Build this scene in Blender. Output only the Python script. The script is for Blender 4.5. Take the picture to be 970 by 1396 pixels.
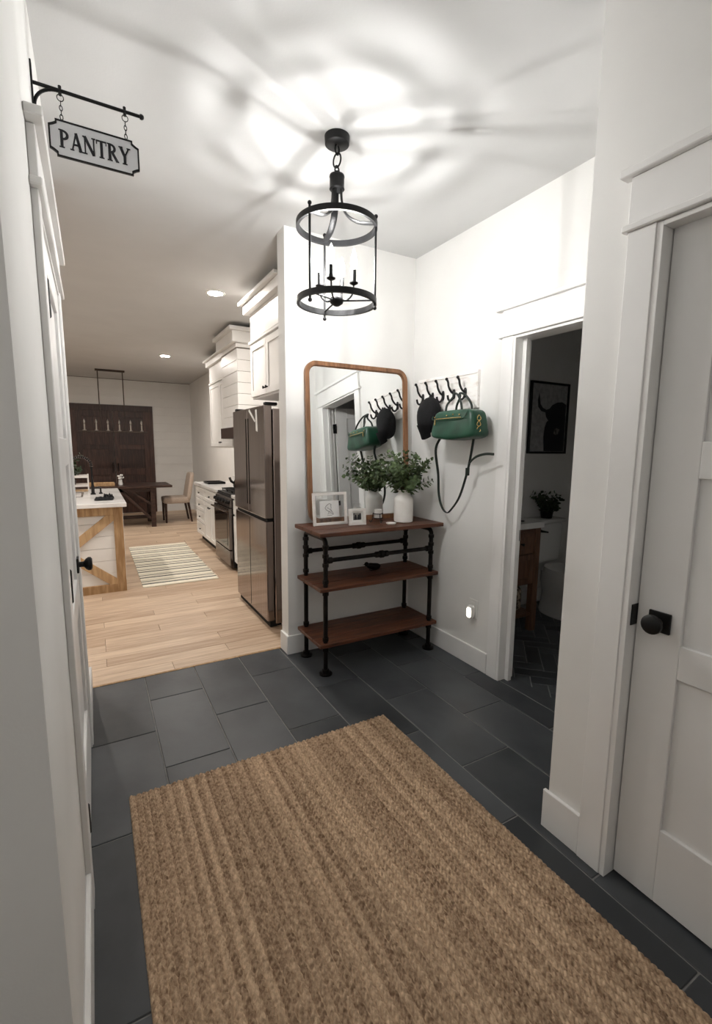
import bpy, bmesh, math, random
from mathutils import Vector, Matrix
random.seed(7)
PI = math.pi
sc = bpy.context.scene
COL = sc.collection
for o in list(bpy.data.objects): bpy.data.objects.remove(o)

# ------------------------------------------------------------------ camera
FPX = 631.756
PITCH, YAW, ROLL = math.radians(7.90), math.radians(29.49), math.radians(0.51)
def cam_axes():
    F = Vector((math.sin(YAW)*math.cos(PITCH), math.cos(YAW)*math.cos(PITCH), -math.sin(PITCH)))
    r = Vector((math.cos(YAW), -math.sin(YAW), 0)); u = r.cross(F)
    return r*math.cos(ROLL)+u*math.sin(ROLL), -r*math.sin(ROLL)+u*math.cos(ROLL), F
_r, _u, _f = cam_axes()
cd = bpy.data.cameras.new('camera'); cam = bpy.data.objects.new('camera', cd); COL.objects.link(cam)
cd.sensor_fit = 'HORIZONTAL'; cd.sensor_width = 36; cd.lens = FPX/970*36; cd.clip_start = .02
cam.matrix_world = Matrix(((_r.x, _u.x, -_f.x, 0), (_r.y, _u.y, -_f.y, 0), (_r.z, _u.z, -_f.z, 1.5), (0, 0, 0, 1)))
sc.camera = cam
# ------------------------------------------------------------------ world and exposure
wd = bpy.data.worlds.new('night'); sc.world = wd; wd.use_nodes = True
wd.node_tree.nodes['Background'].inputs[0].default_value = (.03, .035, .05, 1)
wd.node_tree.nodes['Background'].inputs[1].default_value = .3
sc.view_settings.view_transform = 'Standard'; sc.view_settings.look = 'None'
sc.view_settings.gamma = 1; sc.view_settings.use_curve_mapping = False
sc.view_settings.exposure = 0.42
BULB, CAN = 3900.0, 540.0          # strength of the lantern bulbs and of the recessed ceiling lamps

# ------------------------------------------------------------------ materials
def srgb(r, g, b):
    f = lambda c: (c/255/12.92) if c/255 <= .04045 else ((c/255+.055)/1.055)**2.4
    return (f(r), f(g), f(b), 1)
MATS = {}
def mat(name, c1, c2=None, rough=.5, metal=0, scale=6, stretch=(1, 1, 1), detail=4, rand=0, lo=.35, hi=.65,
        bump=0, bscale=None, bstretch=None, spec=.5, trans=0, ior=1.45, coat=0):
    m = bpy.data.materials.new(name); m.use_nodes = True; MATS[name] = m
    nt = m.node_tree; N = nt.nodes; L = nt.links; p = N['Principled BSDF']
    p.inputs['Roughness'].default_value = rough; p.inputs['Metallic'].default_value = metal
    p.inputs['Specular IOR Level'].default_value = spec; p.inputs['IOR'].default_value = ior
    p.inputs['Transmission Weight'].default_value = trans; p.inputs['Coat Weight'].default_value = coat
    p.inputs['Base Color'].default_value = c1
    tc = N.new('ShaderNodeTexCoord'); oi = N.new('ShaderNodeObjectInfo')
    add = N.new('ShaderNodeVectorMath'); add.operation = 'ADD'
    mul = N.new('ShaderNodeVectorMath'); mul.operation = 'SCALE'; mul.inputs[0].default_value = (17, 31, 23)
    L.new(oi.outputs['Random'], mul.inputs['Scale']); L.new(tc.outputs['Object'], add.inputs[0]); L.new(mul.outputs[0], add.inputs[1])
    def noise(sc_, st, det):
        mp = N.new('ShaderNodeMapping'); mp.inputs['Scale'].default_value = st; L.new(add.outputs[0], mp.inputs[0])
        n = N.new('ShaderNodeTexNoise'); n.inputs['Scale'].default_value = sc_; n.inputs['Detail'].default_value = det
        L.new(mp.outputs[0], n.inputs['Vector']); return n
    if c2 is not None:
        n = noise(scale, stretch, detail)
        rp = N.new('ShaderNodeValToRGB'); rp.color_ramp.elements[0].position = lo; rp.color_ramp.elements[1].position = hi
        rp.color_ramp.elements[0].color = c1; rp.color_ramp.elements[1].color = c2
        fac = n.outputs['Fac']
        if rand:
            ma = N.new('ShaderNodeMath'); ma.operation = 'MULTIPLY_ADD'; ma.inputs[1].default_value = rand; ma.inputs[2].default_value = -rand/2
            L.new(oi.outputs['Random'], ma.inputs[0])
            ad = N.new('ShaderNodeMath'); ad.operation = 'ADD'; L.new(fac, ad.inputs[0]); L.new(ma.outputs[0], ad.inputs[1]); fac = ad.outputs[0]
        L.new(fac, rp.inputs['Fac']); L.new(rp.outputs['Color'], p.inputs['Base Color'])
    if bump:
        b = noise(bscale or scale, bstretch or stretch, 5); bn = N.new('ShaderNodeBump'); bn.inputs['Strength'].default_value = bump
        bn.inputs['Distance'].default_value = .01
        L.new(b.outputs['Fac'], bn.inputs['Height']); L.new(bn.outputs['Normal'], p.inputs['Normal'])
    return m
def emat(name, col, s):
    m = bpy.data.materials.new(name); m.use_nodes = True; MATS[name] = m
    p = m.node_tree.nodes['Principled BSDF']; p.inputs['Base Color'].default_value = col
    p.inputs['Emission Color'].default_value = col; p.inputs['Emission Strength'].default_value = s
    return m
M = MATS
mat('wall_paint', srgb(230, 229, 226), srgb(234, 233, 230), rough=.75, scale=3, bump=.03, bscale=160)
mat('ceiling_paint', srgb(207, 207, 206), srgb(211, 211, 210), rough=.85, scale=3, bump=.04, bscale=120)
mat('trim_paint', srgb(236, 235, 233), srgb(240, 239, 237), rough=.38, scale=4)
mat('door_paint', srgb(228, 227, 225), srgb(232, 231, 229), rough=.42, scale=4)
mat('slate', srgb(50, 53, 56), srgb(84, 87, 90), rough=.42, scale=3.2, stretch=(1, .8, 1), detail=8, rand=.4, lo=.25, hi=.8, bump=.2, bscale=9)
mat('grout', srgb(128, 127, 125), srgb(146, 144, 141), rough=.9, scale=30)
mat('dark_grout', srgb(134, 133, 131), srgb(150, 149, 147), rough=.9, scale=30)
mat('oak_plank', srgb(176, 149, 124), srgb(216, 193, 168), rough=.42, scale=5, stretch=(.7, 9, 9), detail=6, rand=.35, lo=.25, hi=.75, bump=.05, bscale=10, bstretch=(1, 14, 14))
mat('plank_gap', srgb(96, 74, 55), rough=.9)
mat('black_metal', srgb(18, 18, 19), srgb(26, 26, 27), rough=.45, metal=.3, scale=40)
mat('iron_pipe', srgb(22, 20, 20), srgb(40, 36, 34), rough=.4, metal=.75, scale=18)
mat('walnut', srgb(52, 27, 18), srgb(112, 66, 42), rough=.45, scale=7, stretch=(.8, 12, 12), detail=7, lo=.3, hi=.7, bump=.1, bscale=12, bstretch=(1, 14, 14))
mat('mirror_wood', srgb(112, 76, 50), srgb(148, 106, 74), rough=.4, scale=8, stretch=(6, 6, .8), detail=6)
mat('silver', srgb(240, 242, 242), rough=.015, metal=1)
mat('jute', srgb(122, 97, 76), srgb(220, 192, 161), rough=.95, scale=75, stretch=(1.2, .9, 1), detail=6, rand=.22, lo=.25, hi=.75, bump=.3, bscale=220, spec=.1)
mat('white_ceramic', srgb(236, 233, 228), srgb(226, 222, 216), rough=.5, scale=9, bump=.03, bscale=60)
mat('white_wood', srgb(238, 234, 230), srgb(226, 220, 214), rough=.6, scale=9, stretch=(1, 1, 6))
mat('distressed_white', srgb(226, 218, 212), srgb(246, 243, 240), rough=.7, scale=22, stretch=(1, .5, 2), detail=8, lo=.3, hi=.5, bump=.15)
mat('green_leather', srgb(20, 60, 44), srgb(30, 78, 58), rough=.35, scale=12, bump=.08, bscale=180)
mat('strap_leather', srgb(20, 30, 26), srgb(28, 40, 34), rough=.45, scale=30)
mat('gold', srgb(205, 180, 120), rough=.25, metal=1)
mat('black_felt', srgb(12, 12, 13), srgb(20, 19, 22), rough=.95, scale=80, bump=.2, bscale=200)
mat('leaf', srgb(44, 62, 34), srgb(104, 124, 78), rough=.55, scale=22, lo=.3, hi=.75)
mat('dark_leaf', srgb(30, 44, 28), srgb(60, 76, 50), rough=.6, scale=22)
mat('stem', srgb(92, 84, 52), srgb(72, 62, 40), rough=.7, scale=20)
mat('paper', srgb(240, 239, 236), srgb(233, 232, 229), rough=.8, scale=14)
mat('grey_paper', srgb(176, 176, 176), srgb(150, 150, 150), rough=.8, scale=30)
mat('ink', srgb(40, 40, 44), rough=.8)
mat('glass', (1, 1, 1, 1), rough=.01, trans=1, ior=1.45)
mat('sign_white', srgb(225, 226, 228), srgb(214, 215, 218), rough=.5, scale=10)
mat('stainless', srgb(112, 106, 104), srgb(126, 120, 117), rough=.2, metal=1, scale=3, stretch=(20, 20, .4))
mat('dark_stainless', srgb(142, 132, 128), srgb(156, 146, 142), rough=.12, metal=1, scale=3, stretch=(20, 20, .3))
mat('black_glass', srgb(12, 12, 14), rough=.06, spec=.8)
mat('cabinet_white', srgb(240, 239, 237), srgb(235, 234, 231), rough=.38, scale=4)
mat('quartz', srgb(243, 242, 240), srgb(206, 204, 202), rough=.18, scale=2.4, detail=9, lo=.5, hi=.72)
mat('raw_pine', srgb(160, 126, 88), srgb(200, 168, 128), rough=.6, scale=6, stretch=(6, 6, .8), detail=6, rand=.2, bump=.06, bscale=12)
mat('dark_stain', srgb(48, 31, 25), srgb(80, 54, 45), rough=.42, scale=6, stretch=(9, 9, .7), detail=6, rand=.2)
mat('dark_table', srgb(40, 27, 23), srgb(70, 48, 40), rough=.4, scale=6, stretch=(1, 8, 8))
mat('linen', srgb(176, 160, 146), srgb(192, 177, 163), rough=.95, scale=60, bump=.15, bscale=200)
mat('chandelier_iron', srgb(58, 48, 42), srgb(74, 62, 54), rough=.6, metal=.3, scale=20)
mat('candle_sleeve', srgb(158, 150, 142), rough=.7)
mat('clear_bulb', srgb(220, 214, 205), rough=.05, trans=.7)
mat('vanity_wood', srgb(96, 68, 52), srgb(122, 88, 68), rough=.5, scale=6, stretch=(8, 8, .8), detail=5)
mat('porcelain', srgb(226, 226, 224), srgb(230, 230, 228), rough=.15, scale=3)
mat('basket', srgb(70, 60, 50), srgb(170, 155, 135), rough=.9, scale=26, lo=.45, hi=.55)
mat('outlet_plastic', srgb(236, 235, 231), srgb(232, 231, 227), rough=.4, scale=5)
mat('board_wood', srgb(186, 140, 104), srgb(206, 164, 128), rough=.6, scale=6, stretch=(8, 8, 1))
mat('cloth_black', srgb(24, 24, 27), srgb(38, 38, 42), rough=.9, scale=40)
mat('photo_dark', srgb(60, 58, 56), srgb(140, 134, 128), rough=.5, scale=50, lo=.45, hi=.55)
mat('rubber', srgb(20, 20, 20), rough=.8)
mat('toe_kick', srgb(40, 38, 36), rough=.8)
emat('bulb_light', (1, .988, .97, 1), BULB)
m = bpy.data.materials.new('thin_glass'); m.use_nodes = True; M['thin_glass'] = m     # thin clear bulb glass
_n, _l = m.node_tree.nodes, m.node_tree.links; _n.remove(_n['Principled BSDF'])
_mx, _tr, _gl = (_n.new('ShaderNode'+k) for k in ('MixShader', 'BsdfTransparent', 'BsdfGlossy'))
_gl.inputs['Roughness'].default_value = .02; _mx.inputs[0].default_value = .05
_l.new(_tr.outputs[0], _mx.inputs[1]); _l.new(_gl.outputs[0], _mx.inputs[2])
_l.new(_mx.outputs[0], _n['Material Output'].inputs['Surface'])
m2 = m.copy(); m2.name = 'glowing_glass'; M['glowing_glass'] = m2                      # the same glass around a lit filament
_n, _l = m2.node_tree.nodes, m2.node_tree.links
_em, _ad = _n.new('ShaderNodeEmission'), _n.new('ShaderNodeAddShader'); _em.inputs[0].default_value = (1, .97, .92, 1); _em.inputs[1].default_value = 2.5
_l.new([k for k in _n if k.type == 'MIX_SHADER'][0].outputs[0], _ad.inputs[0]); _l.new(_em.outputs[0], _ad.inputs[1]); _l.new(_ad.outputs[0], _n['Material Output'].inputs['Surface'])
emat('can_light', (1, .925, .85, 1), CAN)
emat('entry_fill', (1, .96, .92, 1), 170)  # fill for the added, unseen lamp behind the viewer
emat('night_light', (1, .86, .68, 1), 10)
# the striped kitchen rug: flat weave with thin dark bands across it
m = bpy.data.materials.new('striped_weave'); m.use_nodes = True; M['striped_weave'] = m
_n, _l = m.node_tree.nodes, m.node_tree.links; _p = _n['Principled BSDF']; _p.inputs['Roughness'].default_value = .95
_tc = _n.new('ShaderNodeTexCoord'); _sx = _n.new('ShaderNodeSeparateXYZ'); _l.new(_tc.outputs['Object'], _sx.inputs[0])
_w = _n.new('ShaderNodeMath'); _w.operation = 'MULTIPLY'; _w.inputs[1].default_value = 1/.27; _l.new(_sx.outputs['Y'], _w.inputs[0])
_fr = _n.new('ShaderNodeMath'); _fr.operation = 'FRACT'; _l.new(_w.outputs[0], _fr.inputs[0])
_rp = _n.new('ShaderNodeValToRGB'); _rp.color_ramp.interpolation = 'CONSTANT'; _l.new(_fr.outputs[0], _rp.inputs[0])
E_ = _rp.color_ramp.elements; E_[0].position = 0; E_[0].color = srgb(236, 230, 212); E_[1].position = .18; E_[1].color = srgb(44, 42, 42)
for pos, c in ((.31, (236, 230, 212)), (.42, (182, 170, 150)), (.47, (236, 230, 212)), (.59, (50, 47, 46)), (.68, (236, 230, 212)), (.80, (182, 170, 150)), (.86, (236, 230, 212))):
    e = E_.new(pos); e.color = srgb(*c)
_l.new(_rp.outputs[0], _p.inputs['Base Color'])

# ------------------------------------------------------------------ mesh helpers
ORG = {}
def tag(o, label=None, cat=None, group=None, kind=None):
    if label: o['label'] = label
    if cat: o['category'] = cat
    if group: o['group'] = group
    if kind: o['kind'] = kind
    return o
def T(name, label, cat, loc=(0, 0, 0), group=None, kind=None, rot=None):
    """an Empty at the thing's base; with rot its parts are given in its own frame, otherwise in world coordinates"""
    o = bpy.data.objects.new(name, None); COL.objects.link(o); o.location = loc; o.empty_display_size = .1
    ORG[o] = Vector((0, 0, 0)) if rot is not None else Vector(loc)
    if rot is not None: o.rotation_euler = rot
    return tag(o, label, cat, group, kind)
def obj(name, bm, m, parent=None, smooth=False, origin=None):
    bm.normal_update()
    bmesh.ops.recalc_face_normals(bm, faces=bm.faces)
    off = ORG.get(parent, Vector((0, 0, 0))) if parent else Vector((0, 0, 0))
    if parent is None and origin is not None: off = Vector(origin)
    for v in bm.verts: v.co -= off
    me = bpy.data.meshes.new(name); bm.to_mesh(me); bm.free()
    me.materials.append(M[m] if isinstance(m, str) else m)
    if smooth:
        for p in me.polygons: p.use_smooth = True
        try: me.set_sharp_from_angle(angle=math.radians(40))
        except Exception: pass
    o = bpy.data.objects.new(name, me); COL.objects.link(o)
    if parent: o.parent = parent; ORG[o] = off
    elif origin is not None: o.location = origin
    return o
def inst(name, me, parent, loc, rz=0):
    o = bpy.data.objects.new(name, me); COL.objects.link(o); o.parent = parent; o.location = Vector(loc)-ORG[parent]; o.rotation_euler = (0, 0, rz)
    return o
def nb(): return bmesh.new()
def box(bm, x0, x1, y0, y1, z0, z1, bev=0, seg=1):
    r = bmesh.ops.create_cube(bm, size=1); vs = r['verts']
    for v in vs: v.co = Vector(((x0+x1)/2+v.co.x*(x1-x0), (y0+y1)/2+v.co.y*(y1-y0), (z0+z1)/2+v.co.z*(z1-z0)))
    if bev:
        es = list({e for v in vs for e in v.link_edges})
        bmesh.ops.bevel(bm, geom=es, offset=bev, segments=seg, profile=.5, affect='EDGES')
    return bm
def bx(*a, **k): return box(nb(), *a, **k)
def frame_of(d):
    d = d.normalized(); a = Vector((0, 0, 1)) if abs(d.z) < .9 else Vector((1, 0, 0))
    x = d.cross(a).normalized(); return x, d.cross(x).normalized()
def tube(bm, pts, r, seg=8, closed=False, flat=None, caps=True, ref=None):
    pts = [Vector(p) for p in pts]; n = len(pts); rings = []
    px = None
    for i, p in enumerate(pts):
        if closed: d = pts[(i+1) % n]-pts[i-1]
        else: d = pts[min(i+1, n-1)]-pts[max(i-1, 0)]
        d.normalize()
        if ref is not None: x = Vector(ref)-d*Vector(ref).dot(d); x.normalize(); y = d.cross(x)
        elif px is None: x, y = frame_of(d)
        else: x = (px-d*px.dot(d)).normalized(); y = d.cross(x)
        px = x; rr = r[i] if isinstance(r, (list, tuple)) else r
        fy = flat if flat else 1
        rings.append([bm.verts.new(p+x*math.cos(2*PI*k/seg)*rr+y*math.sin(2*PI*k/seg)*rr*fy) for k in range(seg)])
    m = n if closed else n-1
    for i in range(m):
        a, b = rings[i], rings[(i+1) % n]
        for k in range(seg): bm.faces.new((a[k], a[(k+1) % seg], b[(k+1) % seg], b[k]))
    if not closed and caps: bm.faces.new(rings[0][::-1]); bm.faces.new(rings[-1])
    return bm
def tb(*a, **k): return tube(nb(), *a, **k)
def cyl(bm, p0, p1, r0, r1=None, seg=16): return tube(bm, [p0, p1], [r0, r0 if r1 is None else r1], seg)
def cy(*a, **k): return cyl(nb(), *a, **k)
def lathe(bm, prof, c, seg=24, axis='Z'):
    rings = []
    for r, h in prof:
        ring = []
        for k in range(seg):
            a = 2*PI*k/seg; u, v = r*math.cos(a), r*math.sin(a)
            co = (u, v, h) if axis == 'Z' else ((h, u, v) if axis == 'X' else (u, h, v))
            ring.append(bm.verts.new(Vector(c)+Vector(co)))
        rings.append(ring)
    for a, b in zip(rings, rings[1:]):
        for k in range(seg): bm.faces.new((a[k], a[(k+1) % seg], b[(k+1) % seg], b[k]))
    if prof[0][0] > 1e-6: bm.faces.new(rings[0][::-1])
    if prof[-1][0] > 1e-6: bm.faces.new(rings[-1])
    bmesh.ops.remove_doubles(bm, verts=[v for rg in (rings[0], rings[-1]) for v in rg], dist=1e-6)
    return bm
def la(*a, **k): return lathe(nb(), *a, **k)
def prism(bm, poly, f, d0, d1):
    """extrude a 2-D outline; f(u, v, d) -> world"""
    a = [bm.verts.new(f(u, v, d0)) for u, v in poly]; b = [bm.verts.new(f(u, v, d1)) for u, v in poly]
    n = len(poly); bm.faces.new(a); bm.faces.new(b[::-1])
    for i in range(n): bm.faces.new((a[i], b[i], b[(i+1) % n], a[(i+1) % n]))
    return bm
def ringprism(bm, outer, inner, f, d0, d1):
    L = [[bm.verts.new(f(u, v, d)) for u, v in pl] for pl, d in ((outer, d0), (outer, d1), (inner, d1), (inner, d0))]
    n = len(outer)
    for j in range(4):
        a, b = L[j], L[(j+1) % 4]
        for i in range(n): bm.faces.new((a[i], a[(i+1) % n], b[(i+1) % n], b[i]))
    return bm
def rrect(u0, u1, v0, v1, r, n=8):
    out = []
    for cx_, cy_, a0 in ((u1-r, v1-r, 0), (u0+r, v1-r, 90), (u0+r, v0+r, 180), (u1-r, v0+r, 270)):
        for k in range(n+1):
            a = math.radians(a0+90*k/n); out.append((cx_+r*math.cos(a), cy_+r*math.sin(a)))
    return out
def sup(bm, c, ax, e1=.4, e2=.4, nu=24, nv=14, fn=None):
    """rounded box-like solid"""
    sg = lambda x, e: math.copysign(abs(x)**e, x)
    rows = []
    for j in range(nv+1):
        ph = -PI/2+PI*j/nv; row = []
        for i in range(nu):
            th = 2*PI*i/nu
            p = Vector((sg(math.cos(ph), e1)*sg(math.cos(th), e2)*ax[0], sg(math.cos(ph), e1)*sg(math.sin(th), e2)*ax[1], sg(math.sin(ph), e1)*ax[2]))
            if fn: p = fn(p)
            row.append(bm.verts.new(Vector(c)+p))
        rows.append(row)
    for a, b in zip(rows, rows[1:]):
        for i in range(nu): bm.faces.new((a[i], a[(i+1) % nu], b[(i+1) % nu], b[i]))
    bmesh.ops.remove_doubles(bm, verts=bm.verts, dist=1e-6)
    return bm
def arc(c, r, a0, a1, n, f):
    return [f(c[0]+r*math.cos(math.radians(a0+(a1-a0)*k/n)), c[1]+r*math.sin(math.radians(a0+(a1-a0)*k/n))) for k in range(n+1)]
def smoothpath(pts, n=6):
    pts = [Vector(p) for p in pts]; out = []
    for i in range(len(pts)-1):
        p0, p1, p2, p3 = pts[max(i-1, 0)], pts[i], pts[i+1], pts[min(i+2, len(pts)-1)]
        for k in range(n):
            t = k/n; out.append(.5*((2*p1)+(p2-p0)*t+(2*p0-5*p1+4*p2-p3)*t*t+(3*p1-p0-3*p2+p3)*t**3))
    out.append(pts[-1]); return out
def struct(name, label, cat, bm, m, smooth=False): return tag(obj(name, bm, m, None, smooth), label, cat, None, 'structure')

# ------------------------------------------------------------------ measures of the place
WL, WM, WR = -.100, 3.04, 2.225        # faces of the pantry wall, the mirror wall and the hook wall
CX = 1.50                              # face of the closet wall
CE = 2.92                              # ceiling
KR, KF = 2.05, 11.5                    # kitchen: right wall, far wall
BB = .14                               # baseboard height
DT, HB, HT = 2.15, 2.165, 2.345        # door top, header bottom, header top

# ------------------------------------------------------------------ shell
bm = nb(); box(bm, WL-.13, WL, .93, 1.65, 0, CE); box(bm, WL-.13, WL, 2.52, 3.17, 0, CE); box(bm, WL-.13, WL, 1.65, 2.52, 2.16, CE)
struct('wall_left', 'white pantry wall on the left with the pantry door', 'wall', bm, 'wall_paint')
struct('wall_return', 'shaded grey wall end at the near left edge', 'wall', bx(-1.7, WL-.13, .93, 1.06, 0, CE), 'wall_paint')
struct('wall_pantry', 'rear wall of the closed pantry', 'wall', bx(-1.7, -1.58, 1.06, 3.05, 0, CE), 'wall_paint')
struct('wall_pantry_far', 'pantry wall facing the kitchen', 'wall', bx(-3.2, WL-.13, 3.05, 3.17, 0, CE), 'wall_paint')
struct('wall_back', 'short white wall behind the mirror and console', 'wall', bx(1.165, WR+.12, WM, 3.17, 0, CE), 'wall_paint')
bm = nb(); box(bm, WR, WR+.12, 2.03, WM, 0, CE); box(bm, WR, WR+.12, .95, 1.25, 0, CE); box(bm, WR, WR+.12, 1.25, 2.03, 2.16, CE)
struct('wall_right', 'white wall with the coat hooks and the bathroom doorway', 'wall', bm, 'wall_paint')
bm = nb(); box(bm, CX, CX+.12, .84, 1.075, 0, CE); box(bm, CX, CX+.12, -1.3, .05, 0, CE); box(bm, CX, CX+.12, .05, .84, 2.16, CE)
box(bm, CX+.12, WR, .955, 1.075, 0, CE)
struct('wall_closet', 'white closet wall with the panelled door on the right', 'wall', bm, 'wall_paint')
struct('wall_closet_inside', 'rear wall inside the closed closet', 'wall', bx(WR, WR+.12, -1.3, .95, 0, CE), 'wall_paint')
struct('wall_near', 'front wall behind the viewer', 'wall', bx(-1.82, WR+.12, -1.42, -1.3, 0, CE), 'wall_paint')
struct('wall_entry_left', 'far left wall of the entry behind the viewer', 'wall', bx(-1.82, -1.7, -1.3, 1.06, 0, CE), 'wall_paint')
struct('wall_bath_back', 'bathroom wall holding the bull picture', 'wall', bx(WR+.12, 4.6, 3.0, 3.17, 0, CE), 'wall_paint')
struct('wall_bath_side', 'bathroom wall opposite its doorway', 'wall', bx(4.6, 4.72, .9, 3.17, 0, CE), 'wall_paint')
struct('wall_bath_near', 'near bathroom wall beside its open door', 'wall', bx(WR+.12, 4.6, .9, 1.02, 0, CE), 'wall_paint')
struct('wall_kitchen_right', 'kitchen wall behind the fridge and range', 'wall', bx(KR, KR+.12, 3.17, KF, 0, CE), 'wall_paint')
struct('wall_kitchen_left', 'left kitchen wall hidden beyond the island', 'wall', bx(-3.32, -3.2, 3.05, KF, 0, CE), 'wall_paint')
struct('ceiling', 'white ceiling over entry and kitchen', 'ceiling', bx(-3.4, 4.8, -1.5, KF+.2, CE, CE+.1), 'ceiling_paint')
# far kitchen wall of shiplap boards
wf = struct('wall_far', 'white shiplap wall at the far end of the kitchen', 'wall', bx(-3.32, KR+.12, KF, KF+.12, 0, CE), 'plank_gap'); ORG[wf] = Vector((0, 0, 0))
me = obj('shiplap_board', box(nb(), -2.68, 2.68, -.014, 0, -.0904, .0904, bev=.0015), 'wall_paint', wf); bpy.context.view_layer.update()
shb = me.data; me.location = (-.58, KF, .09)
for i in range(1, 16): inst('shiplap_board', shb, wf, (-.58, KF, .09+.182*i))

# ------------------------------------------------------------------ floors
fl = struct('floor', 'dark slate tile floor of the entry', 'floor', bx(-1.8, WR+.02, -1.4, 3.165, -.05, -.004), 'grout'); ORG[fl] = Vector((0, 0, 0))
TW, TL = .309, .665
def tile_mesh(name, w, l, m, h=.012, bev=.0025):
    o = obj(name, box(nb(), -w/2, w/2, -l/2, l/2, -h, 0, bev=bev), m); me = o.data; bpy.data.objects.remove(o); return me
def seedmesh(cache, key, fn):
    if key not in cache: cache[key] = fn()
    return cache[key]
tc_ = {}
for c in range(-6, 8):
    x0 = WL+TW*c; x1 = min(x0+TW, WR)
    if c == 7: x1 = WR+.005
    off = 2.50 if c % 2 == 0 else 2.835
    k = -8
    ys = [off+TL*j for j in range(-8, 3)]
    for a, b in zip(ys, ys[1:]):
        a, b = max(a, -1.3), min(b, 3.165)
        if c < 0: b = min(b, .93)
        if c >= 6 and b <= 1.1: continue
        if b-a < .04: continue
        w, l = round(x1-x0-.0055, 4), round(b-a-.0055, 4)
        me = seedmesh(tc_, (w, l), lambda: tile_mesh('slate_tile', w, l, 'slate'))
        inst('slate_tile', me, fl, ((x0+x1)/2, (a+b)/2, random.uniform(0, .0008)))
fb = struct('floor_bath', 'dark herringbone tile floor in the bathroom', 'floor', bx(WR+.02, 4.7, .9, 3.1, -.05, -.009), 'dark_grout'); ORG[fb] = Vector((0, 0, 0))
inst('threshold_tile', tile_mesh('threshold_tile', .115, .75, 'slate'), fb, (WR+.068, 1.64, 0))
hm = tile_mesh('herringbone_tile', .0955, .2955, 'slate')
for i in range(-30, 31):
    for j in range(-6, 7):
        for du, dv, ang in ((.15, .05, 135), (.05, .25, 45)):     # herringbone lattice turned 45 degrees
            u, v = i*.1+j*.3+du, i*.1-j*.3+dv
            x, y = 3.1+(u-v)/math.sqrt(2), 1.9+(u+v)/math.sqrt(2)
            if 2.25 < x < 4.6 and 1.05 < y < 3.0: inst('herringbone_tile', hm, fb, (x, y, -.0055+random.uniform(0, .0006)), math.radians(ang))
fk = struct('floor_kitchen', 'light oak plank floor of the kitchen', 'floor', bx(-3.3, KR+.1, 3.165, KF+.1, -.05, -.008), 'plank_gap'); ORG[fk] = Vector((0, 0, 0))
struct('trim_floor', 'thin light edge strip between slate and oak floor', 'trim', bx(WL-.1, 1.165, 3.16, 3.18, -.01, .003, bev=.001), 'raw_pine')
PW = .13; y = 3.181; pc = {}; row = 0
while y < KF:
    w = min(PW, KF-y); xs = [-3.2]; x = -3.2+random.choice((.4, .8, 1.2, 1.6, 2.0, .6))
    while x < KR-.3: xs.append(x); x += random.choice((1.2, 1.6, 2.0))
    xs.append(KR)
    for a, b in zip(xs, xs[1:]):
        key = (round(b-a, 3), round(w, 3))
        me = seedmesh(pc, key, lambda: tile_mesh('floor_plank', key[0]-.002, key[1]-.002, 'oak_plank', bev=.0012))
        inst('floor_plank', me, fk, ((a+b)/2, y+w/2, random.uniform(0, .0005)))
    y += PW; row += 1

# ------------------------------------------------------------------ baseboards
def baseboard(name, label, x0, x1, y0, y1): return struct(name, label, 'baseboard', bx(x0, x1, y0, y1, 0, BB, bev=.003), 'trim_paint')
baseboard('baseboard_left', 'white baseboard nearest on the pantry wall', WL, WL+.016, .93, 1.56)
baseboard('baseboard_left_far', 'short white baseboard past the pantry door', WL, WL+.016, 2.61, 3.17)
baseboard('baseboard_left_return', 'white baseboard on the shaded wall end', -1.7, WL+.016, .914, .93)
baseboard('baseboard_back', 'white baseboard behind the console', 1.149, WR, WM-.016, WM)
baseboard('baseboard_back_end', 'white baseboard round the end of the mirror wall', 1.149, 1.165, WM, 3.17)
baseboard('baseboard_right', 'white baseboard under the night light', WR-.016, WR, 2.125, WM-.016)
bm = nb(); box(bm, CX-.016, CX, .93, 1.091, 0, BB+.02, bev=.003)
struct('baseboard_closet', 'white baseboard at the closet wall corner', 'baseboard', bm, 'trim_paint')
baseboard('baseboard_far', 'white baseboard along the shiplap wall', -3.2, KR, KF-.032, KF-.014)
baseboard('baseboard_kitchen_right', 'white baseboard beyond the base cabinets', KR-.016, KR, 7.95, KF-.03)
baseboard('baseboard_bath', 'white baseboard in the bathroom', WR+.12, 4.6, 2.984, 3.0)

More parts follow.
